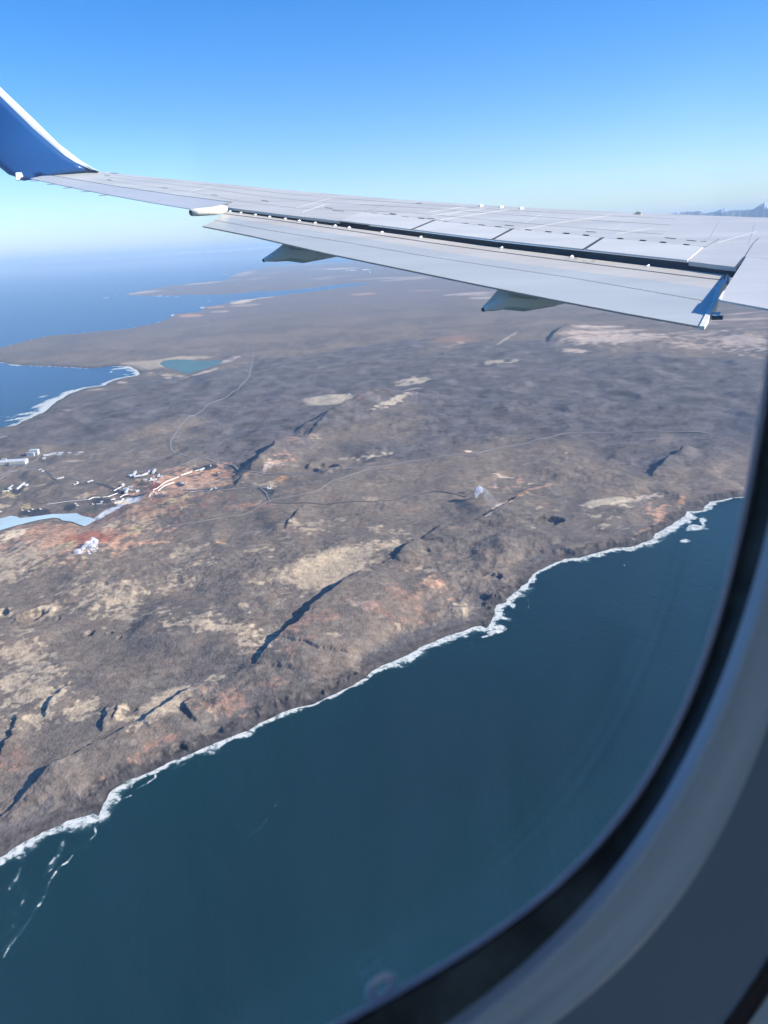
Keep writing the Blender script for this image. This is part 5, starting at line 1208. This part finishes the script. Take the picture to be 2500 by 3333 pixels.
m_dark2 = mat('groove_shadow_gap', (.02, .02, .025), .8)
sc1 = lambda c, k: [(x*k+.026*(1-k), z*k+.03*(1-k)) for x, z in c]
scd = lambda c, d, k: [(x*d/DA*k, z*d/DA*k) for x, z in c]
loft('outer_seal_lip', [(scd(cA, DA+.012, 1.03), DA+.012), (scd(cA, DA+.004, 1.005), DA+.004), (scd(cA, DA+.001, .985), DA+.001), (scd(cA, DA-.001, .99), DA-.001), (scd(cA, DA-.002, 1.0), DA-.002)], m_lip)
loft('rubber_seal', [(sc1(cA, 1.0), DA-.001), (mixr(cA, cB, .5), DB+.002), (sc1(cB, 1.0), DB)], m_rub)
loft('reveal', [(sc1(cB, 1.0), DB+.001), (sc1(cB, 1.0), DB-.003), (mixr(cB, cC, .12), DB-.0045), (mixr(cB, cC, .35), DB-.003), (mixr(cB, cC, .8), .118-.0005), (cC, .118-.003), (mixr(cC, sc1(cC, 1.03), .5), .118-.0035), (sc1(cC, 1.03), .118-.001)], m_reveal)
# pane
V = [cyl(x, z, DA+.006)-WN for x, z in scd(cA, DA+.006, 1.015)]; nA = len(V); V += [cyl(x, z, DA+.008)-WN for x, z in scd(cA, DA+.006, 1.015)]
V.append(cyl(.026, .05, DA+.006)-WN); V.append(cyl(.026, .05, DA+.008)-WN)
F_ = [(2*nA, (k+1) % nA, k) for k in range(nA)]+[(2*nA+1, nA+k, nA+(k+1) % nA) for k in range(nA)]+[(k, (k+1) % nA, nA+(k+1) % nA, nA+k) for k in range(nA)]
mg = bpy.data.materials.new('window_acrylic'); mg.use_nodes = True; nt = mg.node_tree
for n_ in list(nt.nodes):
    if n_.type == 'BSDF_PRINCIPLED': nt.nodes.remove(n_)
tr_ = nt.nodes.new('ShaderNodeBsdfTransparent'); tr_.inputs[0].default_value = (.985, .99, .995, 1); gl_ = nt.nodes.new('ShaderNodeBsdfGlossy'); gl_.inputs['Roughness'].default_value = .08
lw_ = nt.nodes.new('ShaderNodeLayerWeight'); pw_ = nt.nodes.new('ShaderNodeMath'); pw_.operation = 'POWER'; pw_.inputs[1].default_value = 5; nt.links.new(lw_.outputs['Facing'], pw_.inputs[0])
fr_ = nt.nodes.new('ShaderNodeMath'); fr_.operation = 'MULTIPLY_ADD'; fr_.inputs[1].default_value = .9; fr_.inputs[2].default_value = .03; nt.links.new(pw_.outputs[0], fr_.inputs[0]); mxs = nt.nodes.new('ShaderNodeMixShader')
nt.links.new(fr_.outputs[0], mxs.inputs[0]); nt.links.new(tr_.outputs[0], mxs.inputs[1]); nt.links.new(gl_.outputs[0], mxs.inputs[2]); gd = nt.nodes.new('ShaderNodeBsdfTranslucent'); gd.inputs[0].default_value = (.75, .85, .95, 1); gd2 = nt.nodes.new('ShaderNodeBsdfDiffuse'); gd2.inputs[0].default_value = (.75, .85, .95, 1); gm = nt.nodes.new('ShaderNodeMixShader'); nt.links.new(gd.outputs[0], gm.inputs[1]); nt.links.new(gd2.outputs[0], gm.inputs[2])
tcg = nt.nodes.new('ShaderNodeTexCoord'); dt = nt.nodes.new('ShaderNodeVectorMath'); dt.operation = 'DOT_PRODUCT'; dt.inputs[1].default_value = tuple(fv); nt.links.new(tcg.outputs['Object'], dt.inputs[0])
sz = nt.nodes.new('ShaderNodeSeparateXYZ'); nt.links.new(tcg.outputs['Object'], sz.inputs[0]); cb = nt.nodes.new('ShaderNodeCombineXYZ'); nt.links.new(dt.outputs['Value'], cb.inputs[0]); nt.links.new(sz.outputs['Z'], cb.inputs[1])
mg1 = nt.nodes.new('ShaderNodeMapping'); mg1.inputs['Scale'].default_value = (60, 9, 1); mg1.inputs['Rotation'].default_value = (0, 0, .25); nt.links.new(cb.outputs[0], mg1.inputs['Vector'])
ng = nt.nodes.new('ShaderNodeTexNoise'); ng.inputs['Scale'].default_value = 1; ng.inputs['Detail'].default_value = 3; nt.links.new(mg1.outputs[0], ng.inputs['Vector'])
ln = nt.nodes.new('ShaderNodeVectorMath'); ln.operation = 'LENGTH'; nt.links.new(cb.outputs[0], ln.inputs[0])
e1 = nt.nodes.new('ShaderNodeMapRange'); e1.interpolation_type = 'SMOOTHSTEP'; e1.inputs[1].default_value = .07; e1.inputs[2].default_value = .19; e1.inputs[3].default_value = .004; e1.inputs[4].default_value = .075; nt.links.new(ln.outputs['Value'], e1.inputs[0])  # pale film growing towards the rim paints the veiling glare
e2 = nt.nodes.new('ShaderNodeMath'); e2.operation = 'MULTIPLY'; nt.links.new(e1.outputs[0], e2.inputs[0]); nt.links.new(ng.outputs[0], e2.inputs[1])
mx2 = nt.nodes.new('ShaderNodeMixShader'); nt.links.new(e2.outputs[0], mx2.inputs[0]); nt.links.new(mxs.outputs[0], mx2.inputs[1]); nt.links.new(gm.outputs[0], mx2.inputs[2])
nt.links.new(mx2.outputs[0], nt.nodes['Material Output'].inputs['Surface'])
mesh('window_pane', V, F_, mg, win, False)
gr1 = sc1(cC, 1.335); gr2 = sc1(cC, 1.365); gr3 = sc1(cC, 1.39)
loft('sidewall_groove', [(gr1, .1165), (gr2, .1165), (gr3, .1165)], m_dark2)
loft('outer_trim', [(gr3, .1160), (sc1(cC, 1.44), .113), (sc1(cC, 1.5), .112)], m_reveal)
# breather hole: a small ring in the pane near its lower edge
d = ray(1240, 3212); t = (DA+.004)/(d@ov); pc = d*t; V = []; F_ = []; na, nb_ = 28, 8
for i in range(na):
    for j in range(nb_):
        a = 2*math.pi*i/na; b = 2*math.pi*j/nb_; r_ = .0031+.0012*math.cos(b); V.append(pc+fv*r_*math.cos(a)+np.array([0, 0, 1])*r_*math.sin(a)*1.0+ov*.0006*math.sin(b)-WN)
for i in range(na):
    for j in range(nb_): F_.append((i*nb_+j, ((i+1) % na)*nb_+j, ((i+1) % na)*nb_+(j+1) % nb_, i*nb_+(j+1) % nb_))
mesh('breather_hole', V, F_, mat('frosted_hole_rim', (.85, .9, .95), .5), win, True)

# cabin wall panel round the window, inner liner and outer skin, with further windows fore and aft
def cell_wall(name, hole, d, x0, x1, z0, z1, m, thick_dir):
    n = len(hole); V = []; F_ = []
    cx, cz = sum(p[0] for p in hole)/n, sum(p[1] for p in hole)/n
    for (x, z) in hole:
        dx, dz = x-cx, z-cz; k = min(abs((x1-cx)/dx) if dx > 0 else (abs((x0-cx)/dx) if dx < 0 else 1e9), abs((z1-cz)/dz) if dz > 0 else (abs((z0-cz)/dz) if dz < 0 else 1e9))
        for q in (0, .33, .66, 1): V.append(cyl(x+(cx+dx*k-x)*q, z+(cz+dz*k-z)*q, d+(-.012*q if thick_dir < 0 else 0)))
    for k in range(n):
        for j in range(3): F_.append((4*k+j, 4*k+j+1, 4*((k+1) % n)+j+1, 4*((k+1) % n)+j))
    # corners of the cell
    b0 = len(V); cs = [(x1, z1), (x0, z1), (x0, z0), (x1, z0)]
    return V, F_, cs
def fill_corner_points(hole, x0, x1, z0, z1):
    return hole
lin = sc1(cC, 1.03)
def wall_sheet(name, hole, d, m, xc):
    """rectangular wall bay with one window opening"""
    x0, x1, z0, z1 = xc-.27, xc+.27, -.42, .42; n = len(hole)
    cx, cz = xc, .03; V = []; F_ = []
    ring = []
    for (x, z) in hole:
        dx, dz = x-cx, z-cz; k = 1e9
        if abs(dx) > 1e-9: k = min(k, ((x1-cx) if dx > 0 else (x0-cx))/dx)
        if abs(dz) > 1e-9: k = min(k, ((z1-cz) if dz > 0 else (z0-cz))/dz)
        ring.append([cx+dx*k, cz+dz*k])
    for (X_, Z_) in ((x1, z1), (x0, z1), (x0, z0), (x1, z0)):
        i = min(range(n), key=lambda i: (ring[i][0]-X_)**2+(ring[i][1]-Z_)**2); ring[i] = [X_, Z_]
    for q in np.linspace(0, 1, 5):
        for k in range(n): V.append(cyl(hole[k][0]*(1-q)+ring[k][0]*q, hole[k][1]*(1-q)+ring[k][1]*q, d))
    for i in range(4):
        for k in range(n): F_.append((i*n+k, i*n+(k+1) % n, (i+1)*n+(k+1) % n, (i+1)*n+k))
    return V, F_
Vc = []; Fc_ = []; Vs = []; Fs = []
for b_ in range(-2, 3):
    xc = .026+.54*b_; lh = [(x+.54*b_, z) for x, z in lin]; oh = [(x+.54*b_, z) for x, z in scd(cA, DA+.012, 1.04)]
    v, f_ = wall_sheet('w', lh, .117, m_side, xc); Fc_ += [tuple(i+len(Vc) for i in q) for q in f_]; Vc += v
    v, f_ = wall_sheet('w', oh, DA+.012, m_skin, xc); Fs += [tuple(i+len(Vs) for i in q) for q in f_]; Vs += v
n_bay = len(Fc_)
XA, XB = .026-.54*2.5, .026+.54*2.5
def arc_strip(V, F_, z0, z1, d, n=24):
    b0 = len(V)
    for i in range(n+1):
        z = z0+(z1-z0)*i/n
        for x in (XA, XB): V.append(cyl(x, z, d))
    for i in range(n): F_.append((b0+2*i, b0+2*i+1, b0+2*i+3, b0+2*i+2))
full = 2*math.pi*(RC+.12)+.84
arc_strip(Vc, Fc_, .42, full/2-.28, .117, 40); arc_strip(Vc, Fc_, -.42, -full/2+.28, .117, 40)
arc_strip(Vs, Fs, .42, full/2-.26, DA+.012, 48); arc_strip(Vs, Fs, -.42, -full/2+.26, DA+.012, 48)
cw = mesh('cabin_wall', Vc, Fc_, m_side, smooth=True); cw.data.materials.append(m_liner); tag(cw, kind='structure')
for i_, p_ in enumerate(cw.data.polygons):
    if i_ >= n_bay: p_.material_index = 1
tag(mesh('fuselage', Vs, Fs, m_skin, smooth=True), kind='structure')
# one long unseen slot left open opposite to let light in; ends closed
ZL = full/2
def endcap(x, nm):
    V = [np.array(cyl(x, 0, 0))*0+fv*x-ov*RC]; F_ = []; n = 48
    for k in range(n): V.append(cyl(x, full*k/n, .118))
    for k in range(n): F_.append((0, 1+k, 1+(k+1) % n))
    return mesh(nm, V, F_, m_liner)
tag(endcap(XA, 'cabin_bulkhead'), kind='structure'); tag(endcap(XB, 'cabin_bulkhead'), kind='structure')
# grey floor across the tube
V = [fv*XA-ov*(RC+2.2)+np.array([0, 0, -1.0]), fv*XB-ov*(RC+2.2)+np.array([0, 0, -1.0]), fv*XB-ov*.12+np.array([0, 0, -1.0]), fv*XA-ov*.12+np.array([0, 0, -1.0])]
V += [v-np.array([0, 0, .05]) for v in V]
tag(mesh('cabin_floor', V, [(0, 1, 2, 3), (4, 7, 6, 5), (0, 4, 5, 1), (1, 5, 6, 2), (2, 6, 7, 3), (3, 7, 4, 0)], m_dark), kind='structure')
